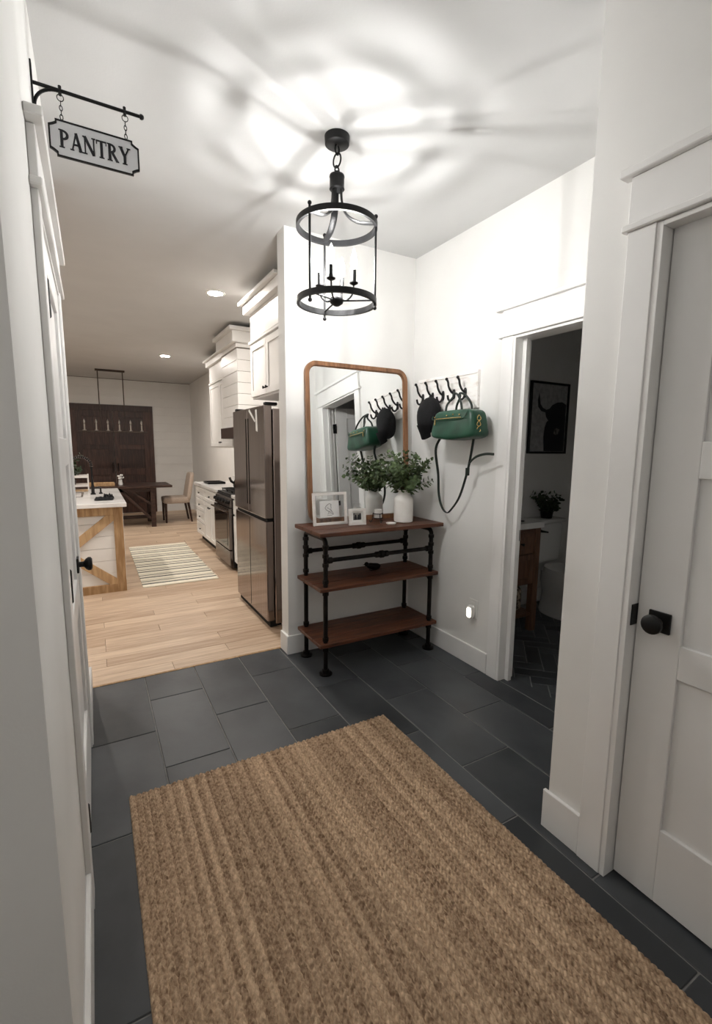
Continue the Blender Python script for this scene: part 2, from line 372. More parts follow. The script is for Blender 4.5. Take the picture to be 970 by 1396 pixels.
# ------------------------------------------------------------------ door casings (craftsman headers)
def casing(name, label, face, sgn, y0, y1, depth, leg=.09, th=.018, over=.042):
    """face: x of the wall face, sgn: direction out of the wall; opening y0..y1; depth of the jamb lining"""
    t = T(name, label, 'door casing', (face, (y0+y1)/2, 0), kind='structure')
    X = lambda a, b: (min(face+sgn*a, face+sgn*b), max(face+sgn*a, face+sgn*b))
    for a, b in ((y0-leg, y0-.004), (y1+.004, y1+leg)):
        obj('casing_leg', bx(*X(0, th), a, b, 0, HB, bev=.002), 'trim_paint', t)
    obj('fillet', bx(*X(0, th+.012), y0-leg-over*.6, y1+leg+over*.6, HB, HB+.02, bev=.003), 'trim_paint', t)
    obj('header_board', bx(*X(0, th+.003), y0-leg, y1+leg, HB+.02, HT-.025, bev=.002), 'trim_paint', t)
    obj('header_cap', bx(*X(0, th+.024), y0-leg-over, y1+leg+over, HT-.025, HT, bev=.003), 'trim_paint', t)
    for a, b in ((y0-.006, y0+.014), (y1-.014, y1+.006)):
        obj('jamb', bx(*X(-depth, th-.004), a, b, 0, HB-.002, bev=.001), 'trim_paint', t)
    obj('head_jamb', bx(*X(-depth, th-.004), y0+.014, y1-.014, HB-.016, HB-.002, bev=.001), 'trim_paint', t)
    return t
c1 = casing('trim_pantry', 'white craftsman casing around the pantry door', WL, 1, 1.65, 2.52, .12)
c2 = casing('trim_closet', 'white craftsman casing around the closet door', CX, -1, .05, .84, .12, over=.026)
c3 = casing('trim_bath', 'white craftsman casing around the bathroom doorway', WR, -1, 1.25, 2.03, .12)
for yy in ((1.985, 2.016),): obj('door_stop', bx(WR+.045, WR+.075, yy[0], yy[1], 0, HB-.016, bev=.001), 'trim_paint', c3)
obj('door_stop', bx(WR+.045, WR+.075, 1.264, 1.28, 0, HB-.016, bev=.001), 'trim_paint', c3)
sp = obj('strike_plate', bx(WR+.075, WR+.112, 2.0125, 2.0165, .92, .99, bev=.0005), 'black_metal', c3)
obj('strike_plate', bx(CX+.005, CX+.045, .823, .8275, .93, 1.0, bev=.0005), 'black_metal', c2)

# ------------------------------------------------------------------ doors
def door(name, label, loc, rotz, w, knob_x, faces=(1,), hinge_x=None, hinge_side=1):
    """local: width along +x from the origin, thickness along y, z up"""
    t = T(name, label, 'door', loc, kind='structure', rot=(0, 0, rotz))
    h, th, st = DT-.012, .036, .135
    z0 = .012
    for a, b in ((0, st), (w-st, w)): obj('stile', bx(a, b, -th/2, th/2, z0, z0+h, bev=.002), 'door_paint', t)
    rails = ((z0, .275), (.795, .904), (1.418, 1.526), (2.04, z0+h))
    for a, b in rails: obj('rail', bx(st, w-st, -th/2, th/2, a, b, bev=.002), 'door_paint', t)
    for (a, b) in ((.275, .795), (.904, 1.418), (1.526, 2.04)):
        obj('panel', bx(st-.005, w-st+.005, -th/2+.012, th/2-.012, a-.005, b+.005), 'door_paint', t)
    for s in (1, -1):
        k = obj('knob', la([(0, .062), (.022, .062), (.030, .056), (.031, .046), (.024, .036), (.013, .028), (.012, .006)], (knob_x, th/2*1, .962), axis='Y', seg=24) if s > 0 else
                la([(0, -.062), (.022, -.062), (.030, -.056), (.031, -.046), (.024, -.036), (.013, -.028), (.012, -.006)], (knob_x, -th/2, .962), axis='Y', seg=24), 'black_metal', t, smooth=True)
        obj('rosette', bx(knob_x-.033, knob_x+.033, min(s*th/2, s*(th/2+.009)), max(s*th/2, s*(th/2+.009)), .929, .995, bev=.002), 'black_metal', k)
    if hinge_x is not None:
        for hz in (.25, 1.06, 1.92):
            bm = cy((hinge_x, hinge_side*(th/2+.007), hz-.05), (hinge_x, hinge_side*(th/2+.007), hz+.05), .0065, seg=10)
            for e in (-.05, .05): bmesh.ops.create_uvsphere(bm, u_segments=8, v_segments=5, radius=.006, matrix=Matrix.Translation((hinge_x, hinge_side*(th/2+.007), hz+e)))
            hg = obj('hinge', bm, 'black_metal', t, smooth=True)
            obj('hinge_leaf', bx(hinge_x-.03, hinge_x, min(0, hinge_side*(th/2+.001)), max(0, hinge_side*(th/2+.001)), hz-.05, hz+.05), 'black_metal', hg)
    return t
# pantry door: hinged on its near side, closed
door('door_1', 'closed white pantry door with black knob on the left wall', (WL-.010, 1.667, 0), PI/2, .836, .74, hinge_x=-.001, hinge_side=-1)
# closet door on the right
door('door_2', 'white panelled closet door with round black knob on the right', (CX+.053, .822, 0), -PI/2, .755, .072)
# bathroom door standing open inside the bathroom
door('door_3', 'white bathroom door standing open, seen in the mirror', (WR+.135, 1.268, 0), math.radians(4), .745, .675, hinge_x=-.003, hinge_side=1)

# ------------------------------------------------------------------ jute rug
RX0, RX1, RY0, RY1 = .048, 1.345, -.10, 2.04
rug = T('jute_rug', 'large braided natural jute rug on the slate floor', 'rug', ((RX0+RX1)/2, (RY0+RY1)/2, 0))
obj('rug_backing', bx(RX0+.006, RX1-.006, RY0+.004, RY1-.004, .001, .006), 'jute', rug)
NR = 54; RP = (RX1-RX0)/NR; RL = RY1-RY0
def braid_mesh(seed):
    rnd = random.Random(seed); p = .019; nx = 8; step = p/6; ny = int(RL/step); bm = nb(); rows = []
    ph = rnd.random(); lump = [rnd.uniform(.75, 1.1) for _ in range(int(RL/p)+4)]; lump2 = [rnd.uniform(.75, 1.1) for _ in range(int(RL/p)+4)]
    for j in range(ny+1):
        v = j*step; r = []
        for i in range(nx+1):
            u = -1+2*i/nx; au = abs(u)
            t = v/p+ph+(.5 if u > 0 else 0)+au*.55
            k = int(t); lm = (lump if u > 0 else lump2)[k % len(lump)]
            s = abs(math.sin(PI*t))
            hgt = .003+.0115*math.sqrt(max(0, 1-au**2.6))*(.12+.88*s**.8)*lm
            if i in (0, nx): hgt = .002
            w = .5*RP*(1.02 if i in (0, nx) else 1)
            r.append(bm.verts.new((u*w*(.96+.06*lm*s), -RL/2+v, hgt)))
        rows.append(r)
    for a, b in zip(rows, rows[1:]):
        for i in range(nx): bm.faces.new((a[i], a[i+1], b[i+1], b[i]))
    o = obj('braid', bm, 'jute', smooth=False); me = o.data
    for q in me.polygons: q.use_smooth = True
    bpy.data.objects.remove(o); return me
bms = [braid_mesh(s) for s in range(4)]
for i in range(NR): inst('braid', bms[i % 4], rug, (RX0+RP*(i+.5), (RY0+RY1)/2, 0))

# ------------------------------------------------------------------ lantern
LX, LY = 1.07, 2.10
lt = T('pendant_lantern', 'black open cage pendant lantern with lit candle bulbs', 'pendant lamp', (LX, LY, CE))
def rad(a, r, z): return (LX+r*math.cos(math.radians(a)), LY+r*math.sin(math.radians(a)), z)
obj('canopy', la([(0, CE-.038), (.05, CE-.038), (.056, CE-.034), (.058, CE-.002), (.058, CE)], (LX, LY, 0), seg=32), 'black_metal', lt, smooth=True)
def link(c, r, ang, el=1.0, th=.004):
    pts = []
    for k in range(20):
        a = 2*PI*k/20; q = r*math.cos(a); pts.append((c[0]+q*math.cos(ang), c[1]+q*math.sin(ang), c[2]+r*el*math.sin(a)))
    return tb(pts, th, 8, closed=True)
obj('chain_link', link((LX, LY, CE-.055), .014, .4, 1.5), 'black_metal', lt, smooth=True)
obj('chain_link', link((LX, LY, CE-.10), .024, 1.9, 1.25), 'black_metal', lt, smooth=True)
obj('chain_link', link((LX, LY, CE-.145), .014, .4, 1.5), 'black_metal', lt, smooth=True)
ZT, ZB, RR = 2.535, 2.195, .185
obj('hub', la([(0, 2.775), (.012, 2.772), (.014, 2.758), (.034, 2.756), (.036, 2.748), (.034, 2.744), (.034, 2.700), (.036, 2.696), (.03, 2.69), (0, 2.69)], (LX, LY, 0)), 'black_metal', lt, smooth=True)
A3 = (-37.5, -157.5, 82.5)
for a in A3:
    path = smoothpath([rad(a, .020, 2.70), rad(a, .024, 2.64), rad(a, .045, 2.585), rad(a, .10, 2.548), rad(a, .18, 2.538)], 6)
    d = math.radians(a+90)
    obj('arm', tb(path, .0165, 8, flat=.35, ref=(math.cos(d), math.sin(d), 0)), 'black_metal', lt, smooth=True)
    ps = obj('post', tb([rad(a, RR, ZB-.03), rad(a, RR, ZT+.03)], .0055, 10), 'black_metal', lt, smooth=True)
    for z in (ZT+.033, ZB-.033):
        bm = nb(); bmesh.ops.create_uvsphere(bm, u_segments=12, v_segments=8, radius=.0095, matrix=Matrix.Translation(rad(a, RR, z))); obj('finial', bm, 'black_metal', ps, smooth=True)
for z in (ZT, ZB):
    pts = lambda r: [(r*math.cos(2*PI*k/64), r*math.sin(2*PI*k/64)) for k in range(64)]
    obj('ring', ringprism(nb(), pts(RR+.007), pts(RR-.007), lambda u, v, d: Vector((LX+u, LY+v, d)), z-.013, z+.013), 'black_metal', lt, smooth=True)
for a in A3:   # spokes holding the candle cluster
    obj('spoke', tb([rad(a, .02, ZB+.005), rad(a, RR, ZB+.002)], .004, 8), 'black_metal', lt, smooth=True)
obj('cluster_hub', la([(0, ZB-.02), (.012, ZB-.018), (.03, ZB-.006), (.034, ZB+.006), (.03, ZB+.018), (.012, ZB+.03), (0, ZB+.032)], (LX, LY, 0)), 'black_metal', lt, smooth=True)
for k, th in enumerate((-105, -15, 75, 165)):
    a = th-29.5; R_ = .085
    obj('candle_arm', tb(smoothpath([rad(a, .02, ZB+.012), rad(a, .05, ZB+.006), rad(a, .078, ZB+.03), rad(a, R_, ZB+.075)], 5), .0045, 8), 'black_metal', lt, smooth=True)
    c = rad(a, R_, 0)
    cs = obj('candle_cup', la([(.006, ZB+.07), (.02, ZB+.078), (.021, ZB+.082), (.011, ZB+.084), (.0105, ZB+.14), (0, ZB+.14)], c, seg=16), 'black_metal', lt, smooth=True)
    obj('bulb', la([(.008, ZB+.141), (.014, ZB+.155), (.0165, ZB+.172), (.014, ZB+.195), (.007, ZB+.22), (0, ZB+.235)], c, seg=12), 'glowing_glass', cs, smooth=True)
    obj('filament', la([(0, ZB+.158), (.003, ZB+.159), (.003, ZB+.192), (0, ZB+.193)], c, seg=8), 'bulb_light', cs, smooth=True)

# ------------------------------------------------------------------ recessed ceiling lamps; left-side and entry ones are unseen, added for brightness
for (x, y, lb, em) in ((1.09, 4.63, 'lit recessed ceiling lamp nearer, above the fridge front', 'can_light'), (1.10, 8.15, 'lit recessed ceiling lamp farther, toward the dining table', 'can_light'), (-.75, 4.63, 'unseen recessed lamp added to brighten the near end of the island', 'can_light'), (-.75, 8.15, 'unseen recessed lamp added to brighten the far left of the kitchen', 'can_light'), (-.55, -.55, 'unseen recessed fill lamp added behind the viewer to brighten the entry', 'entry_fill')):
    t = T('ceiling_lamp', lb, 'ceiling lamp', (x, y, CE), 'recessed ceiling lamps')
    obj('trim_ring', la([(.065, CE-.002), (.066, CE-.007), (.088, CE-.006), (.092, CE), (.065, CE)], (x, y, 0), seg=32), 'trim_paint', t, smooth=True)
    obj('lens', la([(0, CE-.003), (.064, CE-.003), (.064, CE-.001)], (x, y, 0), seg=24), em, t)

# ------------------------------------------------------------------ pantry sign
SY = 1.95; SX0, SX1, SZ0, SZ1 = -.062, .207, 2.446, 2.558
br = T('sign_bracket', 'black scroll bracket above the pantry door', 'bracket', (WL, SY, 2.55))
obj('wall_plate', bx(WL, WL+.005, SY-.012, SY+.012, 2.575, 2.705, bev=.001), 'black_metal', br)
obj('bar', tb([(WL, SY, 2.646), (.222, SY, 2.646)], .0055, 10), 'black_metal', br, smooth=True)
obj('bar_tip', la([(0, .214), (.008, .216), (.009, .222), (.006, .228), (0, .230)], (0, SY, 2.646), axis='X', seg=12), 'black_metal', br, smooth=True)
obj('curl', tb([(WL+.006+.07*(1-math.cos(t)), SY, 2.582+.062*math.sin(t)) for t in [PI/2*k/10 for k in range(11)]], .005, 8), 'black_metal', br, smooth=True)
for hx in (-.022, .168): obj('eye_bolt', tb([(hx, SY, 2.660), (hx, SY, 2.632)], .005, 8), 'black_metal', br, smooth=True)
sg = T('pantry_sign', 'white hanging sign with black border reading PANTRY', 'sign', ((SX0+SX1)/2, SY, SZ0))
def notch(u0, u1, v0, v1, n):
    return [(u0+n, v0), (u1-n, v0), (u1-n, v0+n*.45), (u1-n*.45, v0+n*.8), (u1, v0+n), (u1, v1-n), (u1-n*.45, v1-n*.8), (u1-n, v1-n*.45), (u1-n, v1), (u0+n, v1), (u0+n, v1-n*.45), (u0+n*.45, v1-n*.8), (u0, v1-n), (u0, v0+n), (u0+n*.45, v0+n*.8), (u0+n, v0+n*.45)]
fs = lambda u, v, d: Vector((u, SY+d, v))
obj('sign_board', prism(nb(), notch(SX0+.002, SX1-.002, SZ0+.002, SZ1-.002, .019), fs, -.002, .002), 'sign_white', sg)
obj('border', ringprism(nb(), notch(SX0, SX1, SZ0, SZ1, .02), notch(SX0+.005, SX1-.005, SZ0+.005, SZ1-.005, .02), fs, -.004, .004), 'black_metal', sg)
# serif capitals drawn as strokes in a unit cell (height 1)
def bar(x0, y0, x1, y1, t):
    d = Vector((x1-x0, y1-y0)).normalized(); n = Vector((-d.y, d.x))*t/2
    return [(x0+n.x, y0+n.y), (x0-n.x, y0-n.y), (x1-n.x, y1-n.y), (x1+n.x, y1+n.y)]
TK, TN = .20, .105
def bowl(x, y0, y1, w):
    ym, h = (y0+y1)/2, (y1-y0)/2; q = []
    for k in range(13):
        a = -PI/2+PI*k/12; q.append((x+w*max(0, math.cos(a))**.8, ym+h*math.sin(a)))
    for k in range(12, -1, -1):
        a = -PI/2+PI*k/12; q.append((x+(w-TK*.95)*max(0, math.cos(a))**.8, ym+(h-TN)*math.sin(a)))
    return q
ser = lambda x, y, w: [(x-w/2, y), (x+w/2, y), (x+w/2, y+.07), (x-w/2, y+.07)]
LET = {'P': ([bar(.2, 0, .2, 1, TK), bowl(.2, .44, 1, .48), ser(.2, 0, .36), ser(.16, .93, .28)], .74),
       'A': ([bar(.14, 0, .43, 1, TN), bar(.72, 0, .42, 1, TK), bar(.25, .34, .6, .34, TN), ser(.13, 0, .28), ser(.73, 0, .32)], .86),
       'N': ([bar(.16, 0, .16, 1, TN), bar(.16, .98, .74, .02, TK), bar(.76, 0, .76, 1, TN), ser(.16, 0, .28), ser(.12, .93, .24), ser(.76, .93, .28)], .92),
       'T': ([bar(.38, 0, .38, 1, TK), bar(.02, .955, .74, .955, .09), ser(.38, 0, .36), bar(.05, .76, .05, 1, .07), bar(.71, .76, .71, 1, .07)], .76),
       'R': ([bar(.2, 0, .2, 1, TK), bowl(.2, .46, 1, .45), bar(.38, .5, .72, .03, TK*.95), ser(.2, 0, .36), ser(.16, .93, .28), ser(.75, 0, .2)], .86),
       'Y': ([bar(.42, 0, .42, .5, TK), bar(.14, .97, .42, .47, TK), bar(.72, .97, .43, .47, TN), ser(.42, 0, .36), ser(.14, .93, .3), ser(.72, .93, .28)], .86)}
W_ = sum(LET[c][1] for c in 'PANTRY'); hh = .055; sx = .214/W_; cur = (SX0+SX1)/2-.107
for n_, ch in enumerate('PANTRY'):
    bm = nb()
    for q, pl in enumerate(LET[ch][0]): prism(bm, [(cur+u*sx, (SZ0+SZ1)/2-hh/2+v*hh) for u, v in pl], fs, -.0032-.00005*q, -.0018)
    obj('letter', bm, 'ink', sg); cur += LET[ch][1]*sx
for hx in (-.022, .168):
    bm = nb()
    def ringat(z, r, ang, el):
        pts = [(hx+r*math.cos(t)*math.cos(ang), SY+r*math.cos(t)*math.sin(ang), z+r*el*math.sin(t)) for t in [2*PI*k/14 for k in range(14)]]
        tube(bm, pts, .0014, 6, closed=True)
    ringat(2.625, .0095, 0, 1.1)
    zz = 2.608; n_ = 0
    while zz > SZ1-.004: ringat(zz, .0045, PI/2 if n_ % 2 == 0 else .3, 1.8); zz -= .0135; n_ += 1
    obj('chain', bm, 'black_metal', sg, smooth=True)

# ------------------------------------------------------------------ console table
TX0, TX1, TY0, TY1 = 1.205, 2.19, 2.575, 3.005
ct = T('console_table', 'industrial console table of dark wood shelves on black pipe legs', 'table', ((TX0+TX1)/2, (TY0+TY1)/2, 0))
def shelf(z0, z1, x0, x1, y0, y1):
    n = 3; w = (y1-y0)/n
    for i in range(n): obj('shelf_plank', bx(x0, x1, y0+w*i+.001, y0+w*(i+1)-.001, z0, z1, bev=.003), 'walnut', ct)
shelf(.940, .966, TX0, TX1, TY0, TY1); shelf(.575, .600, 1.215, 2.175, 2.60, 2.99); shelf(.195, .220, 1.215, 2.175, 2.60, 2.99)
for lx in (1.268, 2.125):
    for ly in (2.635, 2.955):
        sy = 1 if ly < 2.8 else -1
        # pipe leg that bends under the top toward the middle of its side
        path = [(lx, ly, .02), (lx, ly, .88)]+[(lx, ly+sy*.035*(1-math.cos(t)), .88+.035*math.sin(t)) for t in [PI/2*k/6 for k in range(1, 7)]]
        lg = obj('leg', tb(path, .0155, 12), 'iron_pipe', ct, smooth=True)
        for z in (.175, .245, .555, .635, .745, .805, .865):
            obj('pipe_collar', la([(.0155, z-.012), (.021, z-.011), (.021, z+.011), (.0155, z+.012)], (lx, ly, 0), seg=14), 'iron_pipe', lg, smooth=True)
        obj('floor_flange', la([(.0, .001), (.044, .001), (.044, .010), (.026, .014), (.024, .034), (.016, .036)], (lx, ly, 0), seg=20), 'iron_pipe', lg, smooth=True)
    obj('top_cross_pipe', tb([(lx, 2.665, .915), (lx, 2.925, .915)], .0155, 12), 'iron_pipe', ct, smooth=True)
    for z in (.558, .178):
        obj('shelf_cross_pipe', tb([(lx, 2.635, z), (lx, 2.955, z)], .013, 10), 'iron_pipe', ct, smooth=True)
for ly in (2.635, 2.955):
    rl = obj('rail_pipe', tb([(1.268, ly, .775), (2.125, ly, .775)], .0145, 12), 'iron_pipe', ct, smooth=True)
    for ux in (1.30, 1.66, 1.6965, 1.733, 2.093):
        r_ = .026 if ux == 1.6965 else .021
        obj('pipe_union', la([(.0145, ux-.013), (r_, ux-.012), (r_, ux+.012), (.0145, ux+.013)], (0, ly, .775), axis='X', seg=14), 'iron_pipe', rl, smooth=True)

# ------------------------------------------------------------------ mirror leaning on the wall
MX0, MX1, MH = 1.292, 2.135, 1.125
tilt = math.atan(.070/MH)
mr = T('wall_mirror', 'tall mirror with rounded thin wooden frame leaning on the wall', 'mirror', ((MX0+MX1)/2, 2.952, .967), rot=(-tilt, 0, -.011))
hw = (MX1-MX0)/2; fm = lambda u, v, d: Vector((u, d, v))
obj('mirror_frame', ringprism(nb(), rrect(-hw, hw, 0, MH, .085), rrect(-hw+.028, hw-.028, .028, MH-.028, .06), fm, -.018, .010), 'mirror_wood', mr, smooth=True)
obj('frame_lip', ringprism(nb(), rrect(-hw+.0285, hw-.0285, .0285, MH-.0285, .0595), rrect(-hw+.034, hw-.034, .034, MH-.034, .054), fm, -.008, .006), 'mirror_wood', mr, smooth=True)
obj('mirror_glass', prism(nb(), rrect(-hw+.03, hw-.03, .03, MH-.03, .058), fm, -.002, .004), 'silver', mr)

# ------------------------------------------------------------------ things on the console
TZ = .9665
def photo_frame(name, label, x0, x1, y, h, w, m, rotz=0, lean=.10):
    t = T(name, label, 'picture frame', ((x0+x1)/2, y, TZ), rot=(-lean, 0, rotz)); a = (x1-x0)/2
    for nm, (u0, u1, v0, v1) in (('frame_side', (-a, -a+w, 0, h)), ('frame_side', (a-w, a, 0, h)), ('frame_rail', (-a+w, a-w, 0, w)), ('frame_rail', (-a+w, a-w, h-w, h))):
        obj(nm, bx(u0, u1, -.008, .008, v0, v1, bev=.0015), m, t)
    return t, a
t, a = photo_frame('picture_frame', 'larger white frame with floating bird sketch on the console', 1.283, 1.545, 2.855, .225, .019, 'white_wood')
obj('glass_pane', bx(-a+.018, a-.018, -.003, .001, .018, .207), 'thin_glass', t)
pp = obj('print', bx(-.076, .070, .0015, .003, .055, .168), 'paper', t)
fp = lambda u, v, d: Vector((u, d, v))
bird = [(-.034, .122), (-.026, .134), (-.018, .140), (-.008, .148), (.004, .150), (.010, .146), (.016, .142), (.010, .138), (.013, .124), (.010, .110), (.020, .094), (.030, .074), (.024, .073), (.012, .088), (0, .096), (-.012, .100), (-.026, .108)]
bm = nb()
pts = [fp(u-.004, v-.002, .0008) for u, v in bird]; tube(bm, pts, .0013, 6, closed=True)
tube(bm, [fp(-.022, .121, .0008), fp(-.006, .112, .0008), fp(.012, .092, .0008)], .0012, 6); tube(bm, [fp(-.012, .098, .0008), fp(-.012, .078, .0008), fp(-.022, .076, .0008)], .001, 6); tube(bm, [fp(-.004, .096, .0008), fp(-.003, .078, .0008), fp(.008, .077, .0008)], .001, 6)
obj('bird_drawing', bm, 'ink', pp)
obj('caption_line', bx(-.022, .014, .0006, .0014, .066, .068), 'ink', pp)
t, a = photo_frame('picture_frame', 'smaller white frame with dark snapshot on the console', 1.512, 1.642, 2.765, .115, .022, 'white_wood', rotz=math.radians(-4))
obj('mat_board', bx(-a+.02, a-.02, 0, .003, .02, .095), 'paper', t)
ph = obj('photo', bx(-.032, .030, -.001, .001, .036, .084), 'photo_dark', t)
for cx_, w_ in ((-.014, .011), (.010, .012)):
    obj('figure', prism(nb(), [(cx_-w_, .037), (cx_+w_, .037), (cx_+w_*.8, .056), (cx_+.006, .062), (cx_+.006, .072), (cx_-.006, .072), (cx_-.006, .062), (cx_-w_*.8, .056)], fp, -.0018, -.0011), 'ink', ph)
# white vase with eucalyptus
VX, VY = 1.95, 2.745
obj_v = T('vase', 'white ceramic bottle vase on the console', 'vase', (VX, VY, TZ))
obj('vase_body', la([(0, TZ), (.058, TZ), (.068, TZ+.006), (.070, TZ+.03), (.070, TZ+.155), (.066, TZ+.175), (.050, TZ+.192), (.042, TZ+.205), (.041, TZ+.222), (.046, TZ+.236), (.042, TZ+.236), (.037, TZ+.222), (.037, TZ+.20), (.062, TZ+.16), (.062, TZ+.02), (0, TZ+.015)], (VX, VY, 0), seg=32), 'white_ceramic', obj_v, smooth=True)
def foliage(rnd, base, nst, rmin, rmax, hmin, hmax, leaf, lsize, n_leaf, clip=None, squash=(1, 1)):
    """arching stems carrying pairs of round leaves; returns stem bmesh, leaf bmesh"""
    sb, lb = nb(), nb()
    for s in range(nst):
        a = 2*PI*s/nst+rnd.uniform(-.3, .3); r = rnd.uniform(rmin, rmax); h = rnd.uniform(hmin, hmax)
        dx, dy = math.cos(a)*r*squash[0], math.sin(a)*r*squash[1]
        P = []
        for k in range(9):
            t = k/8; P.append(Vector((base[0]+dx*t**1.5, base[1]+dy*t**1.5, base[2]-.06+(h+.06)*(t-.25*t*t*(r/rmax)))))
        if clip: P = [clip(p) for p in P]
        tube(sb, P, [.0028*(1-.6*k/8) for k in range(9)], 5)
        for q in range(n_leaf):
            t = .34+.66*q/(n_leaf-1); f = t*8; i = min(int(f), 7); p = P[i].lerp(P[i+1], f-i); d = (P[i+1]-P[i]).normalized()
            for sd in (0, 1):
                ang = q*1.7+sd*PI+rnd.uniform(-.5, .5); x, y = frame_of(d)
                out = (x*math.cos(ang)+y*math.sin(ang)+d*rnd.uniform(.1, .6)).normalized(); side = out.cross(d).normalized(); nn = out.cross(side)
                L = lsize*rnd.uniform(.7, 1.25)*(1-.35*t); Wd = L*rnd.uniform(.34, .46)
                side = (side+nn*rnd.uniform(-.6, .6)).normalized(); nn = out.cross(side)
                pt = lambda u, v, w: lb.verts.new((clip or (lambda z: z))(p+out*(u*L+.004)+side*v*Wd+nn*w*L))
                v0, v1, v2, v3, v4, v5 = pt(0, 0, 0), pt(.35, 1, .10), pt(.75, .8, .08), pt(1.0, 0, -.05), pt(.75, -.8, .08), pt(.35, -1, .10)
                lb.faces.new((v0, v1, v2, v3)); lb.faces.new((v0, v3, v4, v5))
    return sb, lb
rnd = random.Random(5)
def clipv(p):
    p = p.copy(); p.y = min(p.y, 2.945); p.x = min(p.x, WR-.03); return p
sb, lb = foliage(rnd, (VX, VY, TZ+.222), 26, .06, .28, .10, .34, 'leaf', .052, 12, clip=clipv, squash=(1.12, .8))
eu = T('eucalyptus_bunch', 'bunch of green eucalyptus stems in the white vase', 'plant', (VX, VY, TZ+.2))
obj('stems', sb, 'stem', eu); tag(obj('foliage', lb, 'leaf', eu), kind='stuff')
# small clear jar with black wire stand in front of the mirror
JX, JY = 1.765, 2.80
jr = T('glass_jar', 'small clear glass jar in a curled black wire holder by the vase', 'jar', (JX, JY, TZ))
obj('jar_glass', la([(0, TZ+.028), (.030, TZ+.028), (.033, TZ+.034), (.033, TZ+.125), (.029, TZ+.125), (.029, TZ+.036), (0, TZ+.032)], (JX, JY, 0), seg=24), 'thin_glass', jr, smooth=True)
obj('candle_wax', la([(0, TZ+.0365), (.028, TZ+.0365), (.028, TZ+.095), (0, TZ+.095)], (JX, JY, 0), seg=20), 'white_ceramic', jr, smooth=True)
bm = nb()
for z in (TZ+.034, TZ+.066): tube(bm, [(JX+.036*math.cos(2*PI*k/24), JY+.036*math.sin(2*PI*k/24), z) for k in range(24)], .0032, 6, closed=True)
for k in range(3):
    a = 2*PI*k/3+.4; c, s = math.cos(a), math.sin(a)
    tube(bm, smoothpath([(JX+.036*c, JY+.036*s, TZ+.066), (JX+.038*c, JY+.038*s, TZ+.03), (JX+.046*c, JY+.046*s, TZ+.006), (JX+.056*c, JY+.056*s, TZ+.004), (JX+.058*c, JY+.058*s, TZ+.014)], 4), .003, 6)
obj('wire_holder', bm, 'black_metal', jr, smooth=True)
bk = T('small_dish', 'tiny flat white dish beside the glass jar', 'dish', (1.80, 2.68, TZ))
obj('dish_body', la([(0, TZ), (.028, TZ), (.036, TZ+.010), (.034, TZ+.011), (.026, TZ+.004), (0, TZ+.004)], (1.80, 2.68, 0), seg=24), 'white_ceramic', bk, smooth=True)
obj('dish_rim', la([(.0345, TZ+.0105), (.037, TZ+.011), (.037, TZ+.013), (.0345, TZ+.0125)], (1.80, 2.68, 0), seg=24), 'white_wood', bk, smooth=True)
# dark bird figurine on the middle shelf
fz = .6008
fg = T('bird_figurine', 'small dark metal bird figurine on the middle shelf', 'figurine', (1.76, 2.85, fz))
obj('bird_body', sup(nb(), (1.765, 2.85, fz+.028), (.062, .022, .026), .9, .9, 20, 12, lambda p: Vector((p.x, p.y*(1-.5*abs(p.x)/.062), p.z+.25*max(0, -p.x)-.05*max(0, p.x)))), 'iron_pipe', fg, smooth=True)
bm = nb(); bmesh.ops.create_uvsphere(bm, u_segments=12, v_segments=8, radius=.017, matrix=Matrix.Translation((1.705, 2.85, fz+.052))); cyl(bm, (1.692, 2.85, fz+.052), (1.672, 2.85, fz+.05), .005, .001, 8)
obj('bird_head', bm, 'iron_pipe', fg, smooth=True)
obj('bird_foot', bx(1.735, 1.79, 2.838, 2.862, fz, fz+.008, bev=.002), 'iron_pipe', fg)

# ------------------------------------------------------------------ coat hooks
hk = T('coat_rack', 'white distressed board with five black double hooks', 'coat rack', (WR, 2.62, 1.76))
HY0, HY1, HZ0, HZ1 = 2.305, 2.945, 1.765, 2.01
obj('back_board', bx(WR-.016, WR, HY0, HY1, HZ0, HZ1, bev=.002), 'distressed_white', hk)
for (a, b, c, d) in ((HY0, HY1, HZ1-.022, HZ1), (HY0, HY1, HZ0, HZ0+.016), (HY0, HY0+.018, HZ0+.016, HZ1-.022), (HY1-.018, HY1, HZ0+.016, HZ1-.022)):
    obj('edge_moulding', bx(WR-.024, WR-.016, a, b, c, d, bev=.002), 'distressed_white', hk)
HKY = (2.885, 2.770, 2.652, 2.537, 2.425)
X0 = WR-.016
for hy in HKY:
    z0 = 1.885
    h = obj('hook', tb(smoothpath([(X0-.004, hy, z0-.01), (X0-.030, hy, z0+.004), (X0-.052, hy, z0+.035), (X0-.060, hy, z0+.066), (X0-.072, hy, z0+.082)], 5), .0075, 8), 'black_metal', hk, smooth=True)
    bm = nb(); bmesh.ops.create_uvsphere(bm, u_segments=12, v_segments=8, radius=.0105, matrix=Matrix.Translation((X0-.073, hy, z0+.084))); obj('hook_tip', bm, 'black_metal', h, smooth=True)
    obj('lower_hook', tb(smoothpath([(X0-.004, hy, z0-.012), (X0-.016, hy, z0-.045), (X0-.036, hy, z0-.058), (X0-.054, hy, z0-.046), (X0-.060, hy, z0-.022)], 5), .0075, 8), 'black_metal', h, smooth=True)
    obj('hook_plate', sup(nb(), (X0-.004, hy, z0-.012), (.006, .014, .034), .7, .7, 14, 8), 'black_metal', h, smooth=True)

